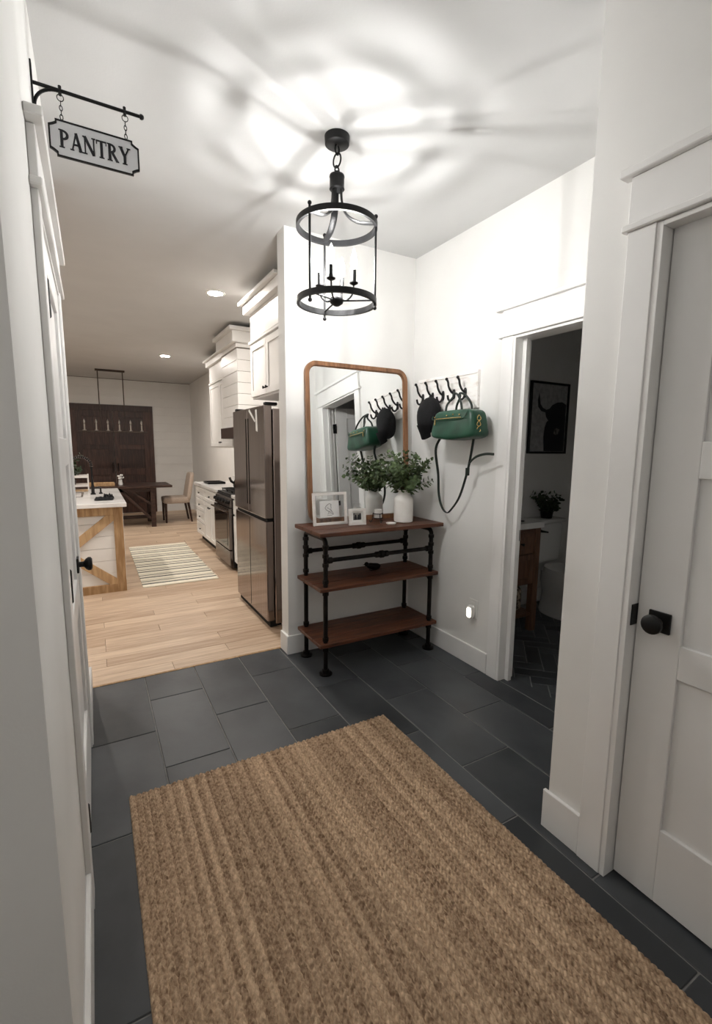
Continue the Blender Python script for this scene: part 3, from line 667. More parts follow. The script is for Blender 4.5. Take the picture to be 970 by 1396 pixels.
# ------------------------------------------------------------------ green handbag
BX, BY, BZ0, BZ1 = 2.105, 2.36, 1.566, 1.748
bg = T('handbag', 'green leather handbag hanging from the hook nearest the doorway', 'handbag', (BX, BY, BZ0))
def taper(p):
    q = (p.z+.095)/.19
    return Vector((p.x*(1.08-.28*q), p.y*(1.04-.16*q), p.z-.012*max(0, 1-abs(p.y)/.17)*(1-q)))
obj('bag_body', sup(nb(), (BX, BY, (BZ0+BZ1)/2), (.085, .205, .092), .32, .30, 40, 20, taper), 'green_leather', bg, smooth=True)
obj('flap_piping', tb(smoothpath([(BX-.076, BY+.175, 1.715), (BX-.083, BY+.165, 1.690), (BX-.0835, BY, 1.684), (BX-.083, BY-.12, 1.690), (BX-.078, BY-.145, 1.712), (BX-.070, BY-.150, 1.735)], 6), .0028, 6), 'green_leather', bg, smooth=True)
obj('zip', tb([(BX-.0835, BY+.14, 1.694), (BX-.084, BY-.11, 1.694)], .003, 6), 'gold', bg)
for x_ in (-.045, .045):
    pth = smoothpath([(BX+x_, BY+.085, 1.735), (BX+x_*.9, BY+.075, 1.785), (BX+x_*.6, BY+.03, 1.835), (BX+.01+x_*.4, BY+.055-.02, 1.862), (BX+x_*.6, BY-.02, 1.845), (BX+x_*.9, BY-.06, 1.79), (BX+x_, BY-.07, 1.735)], 6)
    if x_ < 0: pth = [p+Vector((.02*max(0, (p.z-1.75)/.11), .035*max(0, (p.z-1.75)/.11), 0)) for p in pth]
    obj('handle', tb(pth, .0075, 10), 'strap_leather', bg, smooth=True)
    for y_ in (.085, -.07):
        obj('handle_ring', tb([(BX+x_+.0, BY+y_+.009*math.cos(2*PI*k/14), 1.738+.011*math.sin(2*PI*k/14)) for k in range(14)], .0028, 6, closed=True), 'gold', bg, smooth=True)
for (y_, z_) in ((.15, 1.705), (.03, 1.712), (-.03, 1.716), (-.09, 1.712)):
    bm = nb(); bmesh.ops.create_uvsphere(bm, u_segments=8, v_segments=6, radius=.0055, matrix=Matrix.Translation((BX-.0815, BY+y_, z_))); obj('stud', bm, 'gold', bg, smooth=True)
obj('zip_pull', bx(BX-.090, BX-.084, BY+.136, BY+.146, 1.655, 1.69, bev=.001), 'gold', bg)
bm = nb()
for z_ in (1.69, 1.655, 1.62): tube(bm, [(BX-.02+.014*math.cos(2*PI*k/14), BY-.200+.004*math.sin(4*PI*k/14), z_+.016*math.sin(2*PI*k/14)) for k in range(14)], .003, 6, closed=True)
obj('side_buckle', bm, 'gold', bg, smooth=True)
# shoulder strap that hangs below the bag, with its loose end
sp_ = smoothpath([(BX+.02, BY+.175, 1.60), (BX-.02, BY+.205, 1.50), (BX+.03, BY+.232, 1.32), (BX+.045, BY+.236, 1.18), (BX+.045, BY+.20, 1.09), (BX+.045, BY+.147, 1.052), (BX+.045, BY+.10, 1.078), (BX+.045, BY+.02, 1.175), (BX+.035, BY-.055, 1.34), (BX+.03, BY-.09, 1.46), (BX+.02, BY-.125, 1.60)], 8)
obj('shoulder_strap', tb(sp_, .011, 8, flat=.35, ref=(1, 0, 0)), 'strap_leather', bg, smooth=True)
obj('strap_tail', tb(smoothpath([(BX+.035, BY-.058, 1.355), (BX+.025, BY-.085, 1.405), (BX+.015, BY-.15, 1.448), (BX+.015, BY-.23, 1.468), (BX+.02, BY-.30, 1.468)], 6), .008, 8, flat=.3, ref=(0, 0, 1)), 'strap_leather', bg, smooth=True)
obj('strap_buckle', bx(BX+.028, BX+.042, BY-.073, BY-.045, 1.325, 1.375, bev=.002), 'strap_leather', bg)

# ------------------------------------------------------------------ black cap on the second hook
cp = T('black_cap', 'black cap hanging between the mirror and the green handbag', 'cap', (2.13, 2.70, 1.56))
def capf(p):
    q = p.z/.13
    return Vector((p.x*(1-.15*q), p.y*(1-.22*q*q+.06*math.sin(4*p.z/.13))-.015*q, p.z))
obj('crown', sup(nb(), (2.125, 2.708, 1.735), (.062, .108, .128), .85, .9, 28, 18, capf), 'black_felt', cp, smooth=True)
bmb = nb(); rows = []
for j in range(5):
    t = j/4; rows.append([bmb.verts.new((2.125-.055-.012*math.cos(PI*(k/12-.5))*(1+t)+.03*t, 2.70+(k/12-.5)*.15*(1-.22*t), 1.665-.105*t*(1-.22*(2*k/12-1)**2))) for k in range(13)])
for a, b in zip(rows, rows[1:]):
    for k in range(12): bmb.faces.new((a[k], a[k+1], b[k+1], b[k]))
bmesh.ops.solidify(bmb, geom=bmb.faces[:], thickness=.005)
obj('brim', bmb, 'black_felt', cp, smooth=True)
obj('back_strap', tb(smoothpath([(2.135, 2.75, 1.85), (2.15, 2.768, 1.852), (2.15, 2.74, 1.855), (2.13, 2.70, 1.85)], 5), .006, 6), 'black_felt', cp, smooth=True)
bm = nb(); bmesh.ops.create_uvsphere(bm, u_segments=10, v_segments=6, radius=.008, matrix=Matrix.Translation((2.125, 2.70, 1.863))); obj('button', bm, 'black_felt', cp, smooth=True)

# ------------------------------------------------------------------ outlet and night light
ot = T('wall_outlet', 'white outlet plate low on the hook wall', 'outlet', (WR, 2.275, .32))
obj('plate', bx(WR-.006, WR, 2.235, 2.315, .345, .475, bev=.002), 'outlet_plastic', ot)
for z in (.385, .44): obj('socket', bx(WR-.008, WR-.006, 2.257, 2.293, z-.017, z+.017, bev=.001), 'outlet_plastic', ot)
nl = T('night_light', 'small glowing plug-in night light below the handbag', 'night light', (WR-.01, 2.275, .35))
obj('light_body', sup(nb(), (WR-.026, 2.275, .392), (.018, .026, .046), .5, .5, 18, 12), 'outlet_plastic', nl, smooth=True)
obj('light_lens', sup(nb(), (WR-.044, 2.275, .388), (.006, .019, .034), .6, .6, 18, 10), 'night_light', nl, smooth=True)
obj('sensor', la([(0, -.0035), (.005, -.003), (.005, 0)], (WR-.0485, 2.275, .378), axis='X', seg=10), 'ink', nl, smooth=True)

# ------------------------------------------------------------------ kitchen cabinets
def shaker(parent, x, y0, y1, z0, z1, knob=None, m='cabinet_white', fw=.055):
    """door or drawer front facing -x: slab panel, stiles and rails, optional knob (y, z)"""
    d = obj('door' if z1-z0 > .3 else 'drawer', bx(x-.012, x, y0+.002, y1-.002, z0+.002, z1-.002), m, parent)
    for a, b, c, e in ((y0+.002, y0+fw, z0+.002, z1-.002), (y1-fw, y1-.002, z0+.002, z1-.002)): obj('stile', bx(x-.02, x-.012, a, b, c, e, bev=.001), m, d)
    f2 = min(fw, (z1-z0)*.25)
    for c, e in ((z0+.002, z0+f2), (z1-f2, z1-.002)): obj('rail', bx(x-.02, x-.012, y0+fw, y1-fw, c, e, bev=.001), m, d)
    if knob: obj('knob', la([(0, -.045), (.012, -.043), (.014, -.036), (.006, -.03), (.006, -.02)], (x, knob[0], knob[1]), axis='X', seg=12), 'black_metal', d, smooth=True)
    return d
def crown(parent, x, y0, y1, z0, z1, out, ends=(1, 1)):
    """stepped crown moulding along y on the front at x, with end returns"""
    for k, (za, zb, o) in enumerate(((0, .22, .12), (.22, .80, .62), (.80, 1, 1))):
        h = z1-z0; o *= out
        obj('crown_moulding', bx(x-o, x+.3, y0-o*ends[0], y1+o*ends[1], z0+h*za, z0+h*zb, bev=.004), 'cabinet_white', parent)
# cabinet above the fridge
oc = T('overhead_cabinet', 'white cabinet with crown moulding above the fridge', 'cabinet', (1.7, 4.0, 1.95))
obj('body', bx(1.38, KR-.002, 3.56, 4.48, 1.95, 2.72, bev=.002), 'cabinet_white', oc)
shaker(oc, 1.38, 3.575, 4.018, 1.965, 2.44, (3.985, 2.02)); shaker(oc, 1.38, 4.022, 4.465, 1.965, 2.44, (4.055, 2.02))
obj('ledge', bx(1.352, 1.38, 3.56, 4.50, 2.455, 2.478, bev=.003), 'cabinet_white', oc)
obj('frieze', bx(1.366, 1.38, 3.575, 4.465, 2.49, 2.70, bev=.002), 'cabinet_white', oc)
crown(oc, 1.38, 3.58, 4.48, 2.70, 2.845, .10, (0, 1))
# filler panel beside the fridge
pn = T('side_panel', 'tall white panel between the mirror wall and the fridge', 'panel', (1.7, 3.52, 0))
obj('panel_board', bx(1.42, KR-.002, 3.49, 3.535, 0, 2.72, bev=.002), 'cabinet_white', pn)
obj('panel_toe', bx(1.415, KR-.002, 3.488, 3.4895, 0, .1), 'cabinet_white', pn)
# ------------------------------------------------------------------ fridge
fr = T('fridge', 'dark stainless french door fridge with bottom freezer drawer', 'fridge', (1.57, 4.02, 0))
obj('body', bx(1.255, 1.98, 3.56, 4.48, .03, 1.80, bev=.006), 'dark_stainless', fr)
for a, b in ((3.565, 4.017), (4.023, 4.475)):
    d = obj('door', bx(1.18, 1.248, a, b, .925, 1.825, bev=.008, seg=2), 'dark_stainless', fr)
    hy = b-.03 if a < 4 else a+.03
    obj('door_grip', bx(1.176, 1.182, hy-.004, hy+.004, 1.0, 1.74, bev=.002), 'black_metal', d)
dw = obj('freezer_drawer', bx(1.185, 1.248, 3.565, 4.475, .06, .90, bev=.008, seg=2), 'dark_stainless', fr)
obj('drawer_groove', bx(1.20, 1.25, 3.58, 4.46, .90, .922), 'rubber', dw)
obj('drawer_seam', bx(1.1835, 1.1855, 4.018, 4.022, .08, .88), 'rubber', dw)
obj('toe_grille', bx(1.21, 1.27, 3.575, 4.465, .006, .055), 'rubber', fr)
for y_ in (3.62, 4.42): obj('foot', la([(.02, 0), (.022, .02), (.012, .03)], (1.30, y_, 0), seg=10), 'rubber', fr)
for y_ in (3.60, 4.44): obj('hinge_cap', bx(1.20, 1.30, y_-.02, y_+.03, 1.826, 1.85, bev=.004), 'rubber', fr)
nt_ = T('paper_ribbon', 'white paper strips hanging on the upper fridge door', 'paper', (1.178, 3.80, 1.66))
obj('long_strip', prism(nb(), [(3.735, 1.80), (3.775, 1.80), (3.765, 1.63), (3.715, 1.62)], lambda u, v, d: Vector((1.1792-d, u, v)), 0, .001), 'paper', nt_)
obj('short_strip', prism(nb(), [(3.93, 1.815), (3.955, 1.80), (3.79, 1.70), (3.77, 1.71)], lambda u, v, d: Vector((1.1776-d, u, v)), 0, .001), 'paper', nt_)
# ------------------------------------------------------------------ base cabinets, counters, range
CT = .93
def base_cab(name, label, y0, y1, fronts):
    t = T(name, label, 'cabinet', (1.73, (y0+y1)/2, 0))
    obj('body', bx(1.44, KR-.002, y0, y1, .10, .89, bev=.002), 'cabinet_white', t)
    obj('toe_kick', bx(1.50, KR-.01, y0+.01, y1-.01, 0, .10), 'toe_kick', t)
    for f in fronts: shaker(t, 1.44, *f)
    return t
base_cab('base_cabinet', 'white base cabinet squeezed between fridge and range', 4.50, 5.50, [(4.52, 5.0, .12, .68, (4.96, .62)), (5.0, 5.48, .12, .68, (5.04, .62)), (4.52, 5.48, .70, .87, (5.0, .785))])
base_cab('base_cabinet', 'white base cabinet with drawers beyond the range', 6.30, 7.80, [(6.32, 6.78, .12, .68, (6.74, .62)), (6.32, 7.16, .70, .87, (6.75, .785)), (6.78, 7.16, .12, .68, (6.82, .62)), (7.17, 7.78, .70, .87, (7.475, .785)), (7.17, 7.78, .51, .69, (7.475, .60)), (7.17, 7.78, .32, .50, (7.475, .41)), (7.17, 7.78, .12, .31, (7.475, .215))])
for y0, y1, lb in ((4.49, 5.505, 'white quartz counter between fridge and range'), (6.295, 7.83, 'white quartz counter beyond the range')):
    t = T('countertop', lb, 'countertop', (1.73, (y0+y1)/2, .89))
    obj('slab', bx(1.405, KR-.002, y0, y1, .8905, CT, bev=.003), 'quartz', t); obj('backsplash_lip', bx(KR-.02, KR-.002, y0, y1, CT, CT+.08, bev=.002), 'quartz', t)
rg = T('range', 'stainless gas range with black oven glass and front knobs', 'range', (1.7, 5.9, 0))
RY_0, RY_1 = 5.515, 6.285
obj('body', bx(1.42, KR-.01, RY_0, RY_1, .03, .905, bev=.003), 'black_metal', rg)
od = obj('oven_door', bx(1.375, 1.418, RY_0+.004, RY_1-.004, .255, .765, bev=.005), 'stainless', rg)
obj('oven_glass', bx(1.372, 1.3755, RY_0+.08, RY_1-.08, .30, .70, bev=.001), 'black_glass', od)
obj('oven_handle', tb([(1.335, RY_0+.04, .735), (1.335, RY_1-.04, .735)], .012, 10), 'stainless', od, smooth=True)
for y_ in (RY_0+.07, RY_1-.07): obj('handle_post', tb([(1.376, y_, .735), (1.335, y_, .735)], .008, 8), 'stainless', od, smooth=True)
obj('warming_drawer', bx(1.378, 1.418, RY_0+.004, RY_1-.004, .05, .245, bev=.005), 'stainless', rg)
cpn = obj('control_panel', prism(nb(), [(1.385, .775), (1.42, .775), (1.50, .91), (1.45, .91), (1.40, .87)], lambda u, v, d: Vector((u, d, v)), RY_0+.002, RY_1-.002), 'stainless', rg)
for k in range(5):
    y_ = RY_0+.09+k*.147
    obj('control_knob', tb([(1.392, y_, .83), (1.355, y_, .842)], [.024, .021], 14), 'black_metal', cpn, smooth=True)
obj('cooktop', bx(1.43, KR-.02, RY_0+.004, RY_1-.004, .905, .925, bev=.003), 'black_metal', rg)
for k in range(3):
    ya = RY_0+.02+k*.247; bm = nb()
    for xx in (1.49, 1.62, 1.75, 1.88): tube(bm, [(xx, ya, .952), (xx, ya+.235, .952)], .007, 6)
    for yy in (ya+.005, ya+.118, ya+.23): tube(bm, [(1.48, yy, .952), (1.96, yy, .952)], .007, 6)
    for xx in (1.49, 1.95):
        for yy in (ya+.01, ya+.225): tube(bm, [(xx, yy, .924), (xx, yy, .952)], .006, 6)
    obj('grate', bm, 'black_metal', rg)
for (x_, y_) in ((1.58, 5.66), (1.86, 5.66), (1.72, 5.9), (1.58, 6.14), (1.86, 6.14)): obj('burner', la([(0, .926), (.045, .926), (.04, .94), (0, .942)], (x_, y_, 0), seg=14), 'black_metal', rg, smooth=True)
# kettle and pot on the range
kt = T('stock_pot', 'dark pot with lid standing on the range', 'pot', (1.66, 5.70, .9595))
z = .9595
obj('pot_body', la([(0, z), (.095, z), (.10, z+.01), (.10, z+.13), (.105, z+.135), (.095, z+.135), (.09, z+.02), (0, z+.015)], (1.66, 5.70, 0), seg=24), 'stainless', kt, smooth=True)
obj('lid', la([(.102, z+.1355), (.10, z+.142), (.05, z+.158), (0, z+.162)], (1.66, 5.70, 0), seg=24), 'stainless', kt, smooth=True)
obj('lid_knob', la([(.008, z+.16), (.016, z+.178), (.012, z+.19), (0, z+.192)], (1.66, 5.70, 0), seg=12), 'black_metal', kt, smooth=True)
ket = T('kettle', 'black kettle with looped handle on the back of the range', 'kettle', (1.70, 6.12, .9595))
obj('kettle_body', la([(0, z), (.09, z), (.105, z+.03), (.10, z+.08), (.06, z+.14), (.03, z+.155), (0, z+.158)], (1.70, 6.12, 0), seg=24), 'black_glass', ket, smooth=True)
obj('kettle_handle', tb([(1.70, 6.12+.085*math.cos(t), z+.10+.15*math.sin(t)) for t in [PI*k/14 for k in range(15)]], .010, 8), 'black_metal', ket, smooth=True)
obj('spout', tb(smoothpath([(1.62, 6.12, z+.06), (1.57, 6.12, z+.09), (1.55, 6.12, z+.14)], 4), .016, 8), 'black_glass', ket, smooth=True)
obj('lid_ball', la([(0, z+.158), (.014, z+.165), (.012, z+.18), (0, z+.184)], (1.70, 6.12, 0), seg=12), 'black_metal', ket, smooth=True)
# boards leaning on the wall beyond the range
for (y0, y1, h, lb, x_) in ((6.98, 7.32, .50, 'tall light cutting board leaning behind the far counter', 1.97), (6.62, 6.78, .46, 'narrow dark cutting board leaning beside the light one', 1.975)):
    t = T('cutting_board', lb, 'cutting board', (x_, (y0+y1)/2, CT), rot=(0, .08, 0)); w = (y1-y0)/2
    obj('board', prism(nb(), rrect(-w, w, 0, h, .03, 5), lambda u, v, d: Vector((d, u, v)), 0, .018), 'board_wood' if h == .50 else 'dark_table', t)
    obj('hang_hole', la([(.009, -.001), (.012, -.001), (.012, .019), (.009, .019)], (0, 0, h-.04), axis='X', seg=12), 'black_metal', t)
tr = T('serving_tray', 'flat dark tray on the far counter', 'tray', (1.62, 7.35, CT))
obj('tray_base', bx(1.50, 1.76, 7.20, 7.55, CT, CT+.012, bev=.003), 'black_metal', tr)
for a in ((1.50, 1.51, 7.20, 7.55), (1.75, 1.76, 7.20, 7.55), (1.51, 1.75, 7.20, 7.21), (1.51, 1.75, 7.54, 7.55)): obj('tray_rim', bx(*a, CT+.012, CT+.03), 'black_metal', tr)
# ------------------------------------------------------------------ upper cabinet and hood
uc = T('upper_cabinet', 'white upper cabinet with crown beyond the range hood', 'cabinet', (1.88, 7.1, 1.47))
obj('body', bx(1.70, KR-.002, 6.40, 7.75, 1.48, 2.72, bev=.002), 'cabinet_white', uc)
shaker(uc, 1.70, 6.41, 7.075, 1.50, 2.44, (7.03, 1.56)); shaker(uc, 1.70, 7.08, 7.74, 1.50, 2.44, (7.12, 1.56))
obj('ledge', bx(1.672, 1.70, 6.40, 7.77, 2.455, 2.478, bev=.003), 'cabinet_white', uc)
obj('frieze', bx(1.686, 1.70, 6.41, 7.74, 2.49, 2.70, bev=.002), 'cabinet_white', uc)
crown(uc, 1.70, 6.40, 7.75, 2.70, 2.83, .09, (0, 1))
hd = T('range_hood', 'white shiplap range hood with crown reaching the ceiling', 'range hood', (1.8, 6.0, 1.6))
H0, H1, HX = 5.62, 6.37, 1.55
obj('core', bx(HX+.014, KR-.002, H0+.014, H1-.014, 1.74, 2.75), 'plank_gap', hd)
for k in range(7):
    a = 1.742+k*.13
    obj('front_board', bx(HX, HX+.014, H0, H1, a, a+.126, bev=.002), 'cabinet_white', hd)
    obj('side_board', bx(HX+.014, KR-.002, H0, H0+.014, a, a+.126, bev=.002), 'cabinet_white', hd)
obj('mantel_trim', bx(HX-.03, KR-.002, H0-.03, H1+.02, 1.60, 1.738, bev=.004), 'dark_table', hd)
crown(hd, HX, H0, H1, 2.66, 2.875, .11, (1, 0))

# ------------------------------------------------------------------ island
il = T('kitchen_island', 'kitchen island with white shiplap end and pine cross frame', 'island', (-.3, 6.1, 0))
IX0, IX1, IY0, IY1 = -.82, .232, 5.262, 7.0
obj('body', bx(IX0, IX1-.01, IY0+.03, IY1, .0, .885, bev=.002), 'cabinet_white', il)
for k in range(6): obj('shiplap_board', bx(IX0+.07, IX1-.07, IY0+.012, IY0+.03, .075+k*.128, .075+k*.128+.125, bev=.002), 'cabinet_white', il)
obj('post', bx(IX1-.085, IX1, IY0-.012, IY0+.028, 0, .885, bev=.002), 'raw_pine', il); obj('post', bx(IX0, IX0+.085, IY0-.012, IY0+.028, 0, .885, bev=.002), 'raw_pine', il)
obj('rail', bx(IX0+.085, IX1-.085, IY0-.012, IY0+.028, 0, .085, bev=.002), 'raw_pine', il); obj('rail', bx(IX0+.085, IX1-.085, IY0-.012, IY0+.028, .80, .885, bev=.002), 'raw_pine', il)
fi = lambda u, v, d: Vector((u, d, v))
xa, xb = IX0+.085, IX1-.085; dn = bar(xa, .80, xb, .085, .085); up = bar(xa, .085, xb, .80, .085)
obj('cross_brace', prism(nb(), dn, fi, IY0-.008, IY0+.011), 'raw_pine', il)
cxm, czm = (xa+xb)/2, .4425; L_ = math.hypot(xb-xa, .715); dxn, dzn = (xb-xa)/L_, .715/L_
for s in (-1, 1):
    obj('cross_brace', prism(nb(), bar(cxm+s*dxn*.06, czm+s*dzn*.06, xa if s < 0 else xb, .085 if s < 0 else .80, .085), fi, IY0-.0082, IY0+.0108), 'raw_pine', il)
for k in range(3):
    y0 = IY0+.06+k*.56
    obj('side_panel', bx(IX1-.01, IX1+.006, y0, y0+.54, .10, .87, bev=.003), 'cabinet_white', il)
it = T('island_top', 'white veined quartz top of the kitchen island', 'countertop', (-.3, 6.1, .89))
obj('slab', bx(IX0-.05, IX1+.038, IY0-.06, IY1+.05, .8855, .928, bev=.004), 'quartz', it)
obj('sink_rim', ringprism(nb(), rrect(-.62, -.12, 5.95, 6.55, .03, 4), rrect(-.60, -.14, 5.97, 6.53, .03, 4), lambda u, v, d: Vector((u, v, d)), .928, .9315), 'stainless', it)
IT = .9285
fc = T('faucet', 'tall black faucet with spring neck at the island sink', 'faucet', (-.02, 6.24, IT))
obj('faucet_base', la([(0, IT), (.028, IT), (.028, IT+.01), (.018, IT+.02), (.016, IT+.10), (.013, IT+.11), (.013, IT+.16)], (-.02, 6.24, 0), seg=16), 'black_metal', fc, smooth=True)
nk = [(-.02, 6.24, IT+.15), (-.02, 6.24, IT+.33)]+[(-.02-.11*(1-math.cos(t)), 6.24, IT+.33+.11*math.sin(t)) for t in [PI*k/14 for k in range(1, 15)]]+[(-.24, 6.24, IT+.22)]
obj('neck', tb(nk, .010, 10), 'black_metal', fc, smooth=True)
bm = nb()
for q in range(18):
    t = PI*q/17; c = (-.02-.11*(1-math.cos(t)), IT+.33+.11*math.sin(t)); tx, tz = math.sin(t), math.cos(t)
    nx_, nz_ = math.cos(t), math.sin(t)
    tube(bm, [(c[0]+nx_*.017*math.cos(s), 6.24+.017*math.sin(s), c[1]+nz_*.017*math.cos(s)) for s in [2*PI*k/10 for k in range(10)]], .0035, 5, closed=True)
obj('spring', bm, 'stainless', fc, smooth=True)
obj('spray_head', la([(.010, .22), (.018, .20), (.02, .12), (.014, .10), (0, .10)], (-.24, 6.24, IT), seg=14), 'black_metal', fc, smooth=True)
obj('lever', tb([(-.02, 6.24, IT+.07), (.05, 6.22, IT+.09)], .006, 8), 'black_metal', fc, smooth=True)
ds = T('soap_dispenser', 'small black soap dispenser next to the faucet', 'dispenser', (.06, 6.30, IT))
obj('dispenser_body', la([(0, IT), (.02, IT), (.02, IT+.012), (.010, IT+.02), (.009, IT+.07), (.012, IT+.075), (0, IT+.08)], (.06, 6.30, 0), seg=14), 'black_metal', ds, smooth=True)
obj('dispenser_spout', tb([(.06, 6.30, IT+.072), (.005, 6.30, IT+.075), (-.005, 6.30, IT+.06)], .005, 8), 'black_metal', ds, smooth=True)
# folded black cloth on the island
cl = T('folded_cloth', 'crumpled black dish cloth on the island top', 'cloth', (.10, 5.62, IT))
def cloth(x, y, w, l, h, sd):
    bm = nb(); rn = random.Random(sd); n = 8; g = []
    for i in range(n+1):
        g.append([bm.verts.new((x+w*(i/n-.5)+rn.uniform(-.008, .008), y+l*(j/n-.5)+rn.uniform(-.008, .008), IT+.006+h*(abs(math.sin(i*1.3+j*.7))*.6+rn.random()*.4)*(1 if 0 < i < n and 0 < j < n else .1))) for j in range(n+1)])
    for i in range(n):
        for j in range(n): bm.faces.new((g[i][j], g[i+1][j], g[i+1][j+1], g[i][j+1]))
    bmesh.ops.solidify(bm, geom=bm.faces[:], thickness=.006); return bm
obj('cloth_fold', cloth(.075, 5.58, .17, .20, .03, 1), 'cloth_black', cl, smooth=True); obj('cloth_corner', cloth(.125, 5.68, .10, .20, .055, 2), 'cloth_black', cl, smooth=True)
# slatted crate with plant at the rear of the island
pk = T('slat_planter', 'pale slatted crate holding greenery on the island', 'planter', (-.33, 6.78, IT))
for zz in (.06, .17):
    obj('slat', bx(-.60, -.06, 6.66, 6.675, IT+zz, IT+zz+.03, bev=.002), 'white_wood', pk); obj('slat', bx(-.60, -.06, 6.885, 6.90, IT+zz, IT+zz+.03, bev=.002), 'white_wood', pk)
for xx in (-.60, -.075):
    for yy in (6.675, 6.868): obj('corner_post', bx(xx, xx+.015, yy, yy+.017, IT, IT+.21, bev=.002), 'white_wood', pk)
obj('crate_floor', bx(-.585, -.075, 6.68, 6.88, IT+.002, IT+.012), 'raw_pine', pk)
rnd = random.Random(11)
gp = T('leafy_plant', 'leafy green plant growing in the island crate', 'plant', (-.33, 6.78, IT+.012))
obj('pot', la([(0, IT+.0125), (.07, IT+.0125), (.085, IT+.14), (.078, IT+.14), (0, IT+.12)], (-.28, 6.78, 0), seg=18), 'dark_table', gp, smooth=True)
sb, lb = foliage(rnd, (-.28, 6.78, IT+.15), 16, .05, .22, .12, .40, 'dark_leaf', .06, 9)
obj('stems', sb, 'stem', gp); tag(obj('foliage', lb, 'dark_leaf', gp), kind='stuff')
# kitchen runner rug
kr = tag(obj('striped_rug', bx(.385, 1.175, 5.25, 7.52, .001, .009, bev=.002), 'striped_weave', None, origin=(.78, 6.385, 0)), 'cream rug with thin dark stripes beside the island', 'rug')

# ------------------------------------------------------------------ dining corner
dt = T('dining_table', 'dark wood dining table with trussed trestle legs', 'table', (.35, 9.7, 0))
for k in range(5): obj('top_plank', bx(-.75, 1.27, 9.25+k*.18, 9.25+k*.18+.177, .735, .775, bev=.003), 'dark_table', dt)
for lx in (.93, -.41):
    for ly in (9.34, 10.06): obj('leg', bx(lx-.04, lx+.04, ly-.04, ly+.04, 0, .735, bev=.003), 'dark_table', dt)
    obj('foot_rail', bx(lx-.03, lx+.03, 9.38, 10.02, .12, .18, bev=.003), 'dark_table', dt); obj('head_rail', bx(lx-.03, lx+.03, 9.38, 10.02, .66, .735, bev=.003), 'dark_table', dt)
    obj('truss_bar', prism(nb(), bar(9.38, .18, 10.02, .66, .05), lambda u, v, d: Vector((d, u, v)), lx-.015, lx+.015), 'dark_table', dt)
obj('stretcher', bx(-.38, .90, 9.66, 9.74, .12, .18, bev=.003), 'dark_table', dt)
for ly in (9.34, 10.06):
    obj('truss_bar', prism(nb(), bar(.90, .14, .38, .72, .045), fi, ly-.02, ly+.02), 'dark_table', dt); obj('truss_bar', prism(nb(), bar(.90, .42, .55, .70, .04), fi, ly-.018, ly+.018), 'dark_table', dt)
    obj('side_rail', bx(-.38, .90, ly-.02, ly+.02, .66, .735, bev=.002), 'dark_table', dt)
ch = T('dining_chair', 'beige upholstered chair at the end of the dining table', 'chair', (1.45, 9.85, 0))
obj('seat', sup(nb(), (1.40, 9.85, .44), (.25, .24, .065), .3, .25, 28, 12), 'linen', ch, smooth=True)
obj('backrest', sup(nb(), (1.61, 9.85, .70), (.045, .235, .28), .3, .3, 28, 16, lambda p: Vector((p.x+.10*(p.z+.28)/.56+.0, p.y*(1-.06*(p.z/.28)), p.z))), 'linen', ch, smooth=True)
for (x_, y_, d_) in ((1.19, 9.65, -.0), (1.19, 10.05, 0), (1.61, 9.65, .06), (1.61, 10.05, .06)): obj('leg', tb([(x_, y_, .39), (x_+d_, y_, 0)], [.026, .017], 8), 'dark_table', ch)
fv = T('flower_vase', 'small white flowers in a glass vase on the dining table', 'vase', (.42, 9.6, .775))
obj('vase_glass', la([(0, .776), (.035, .776), (.04, .80), (.03, .86), (.033, .875), (.028, .875), (.034, .80), (0, .785)], (.42, 9.6, 0), seg=16), 'porcelain', fv, smooth=True)
bm = nb()
for k in range(9):
    a = k*2.4; q = Vector((.42+.05*math.cos(a)*(k/9+.2), 9.6+.05*math.sin(a)*(k/9+.2), .93+.03*math.cos(k*1.3)))
    bmesh.ops.create_icosphere(bm, subdivisions=1, radius=.018, matrix=Matrix.Translation(q)); tube(bm, [(.42, 9.6, .86), q], .003, 5)
obj('blossoms', bm, 'paper', fv, smooth=True)
tr = T('wooden_tray', 'honey coloured wooden tray on the dining table', 'tray', (.12, 9.55, .775))
obj('tray_base', bx(-.10, .32, 9.42, 9.72, .776, .788, bev=.002), 'raw_pine', tr)
for a in ((-.10, -.085, 9.42, 9.72), (.305, .32, 9.42, 9.72), (-.085, .305, 9.42, 9.435), (-.085, .305, 9.705, 9.72)): obj('tray_rim', bx(*a, .788, .83, bev=.002), 'raw_pine', tr)
# linear chandelier
CY = 10.2
lc = T('linear_chandelier', 'long dark iron chandelier with six candles over the dining table', 'chandelier', (.38, CY, CE))
obj('canopy', bx(.13, .63, CY-.05, CY+.05, CE-.03, CE, bev=.004), 'chandelier_iron', lc)
for x_ in (.17, .59): obj('rod', tb([(x_, CY, CE-.02), (x_, CY, 1.77)], .009, 8), 'chandelier_iron', lc)
obj('crossbar', bx(-.20, .97, CY-.025, CY+.025, 1.75, 1.78, bev=.003), 'chandelier_iron', lc)
for k in range(6):
    x_ = -.10+k*.196
    cd_ = obj('candle', la([(.03, 1.781), (.032, 1.79), (.014, 1.795), (.013, 1.90), (0, 1.90)], (x_, CY, 0), seg=12), 'candle_sleeve', lc, smooth=True)
    obj('bulb', la([(.008, 1.901), (.017, 1.93), (.015, 1.96), (0, 2.005)], (x_, CY, 0), seg=10), 'clear_bulb', cd_, smooth=True)
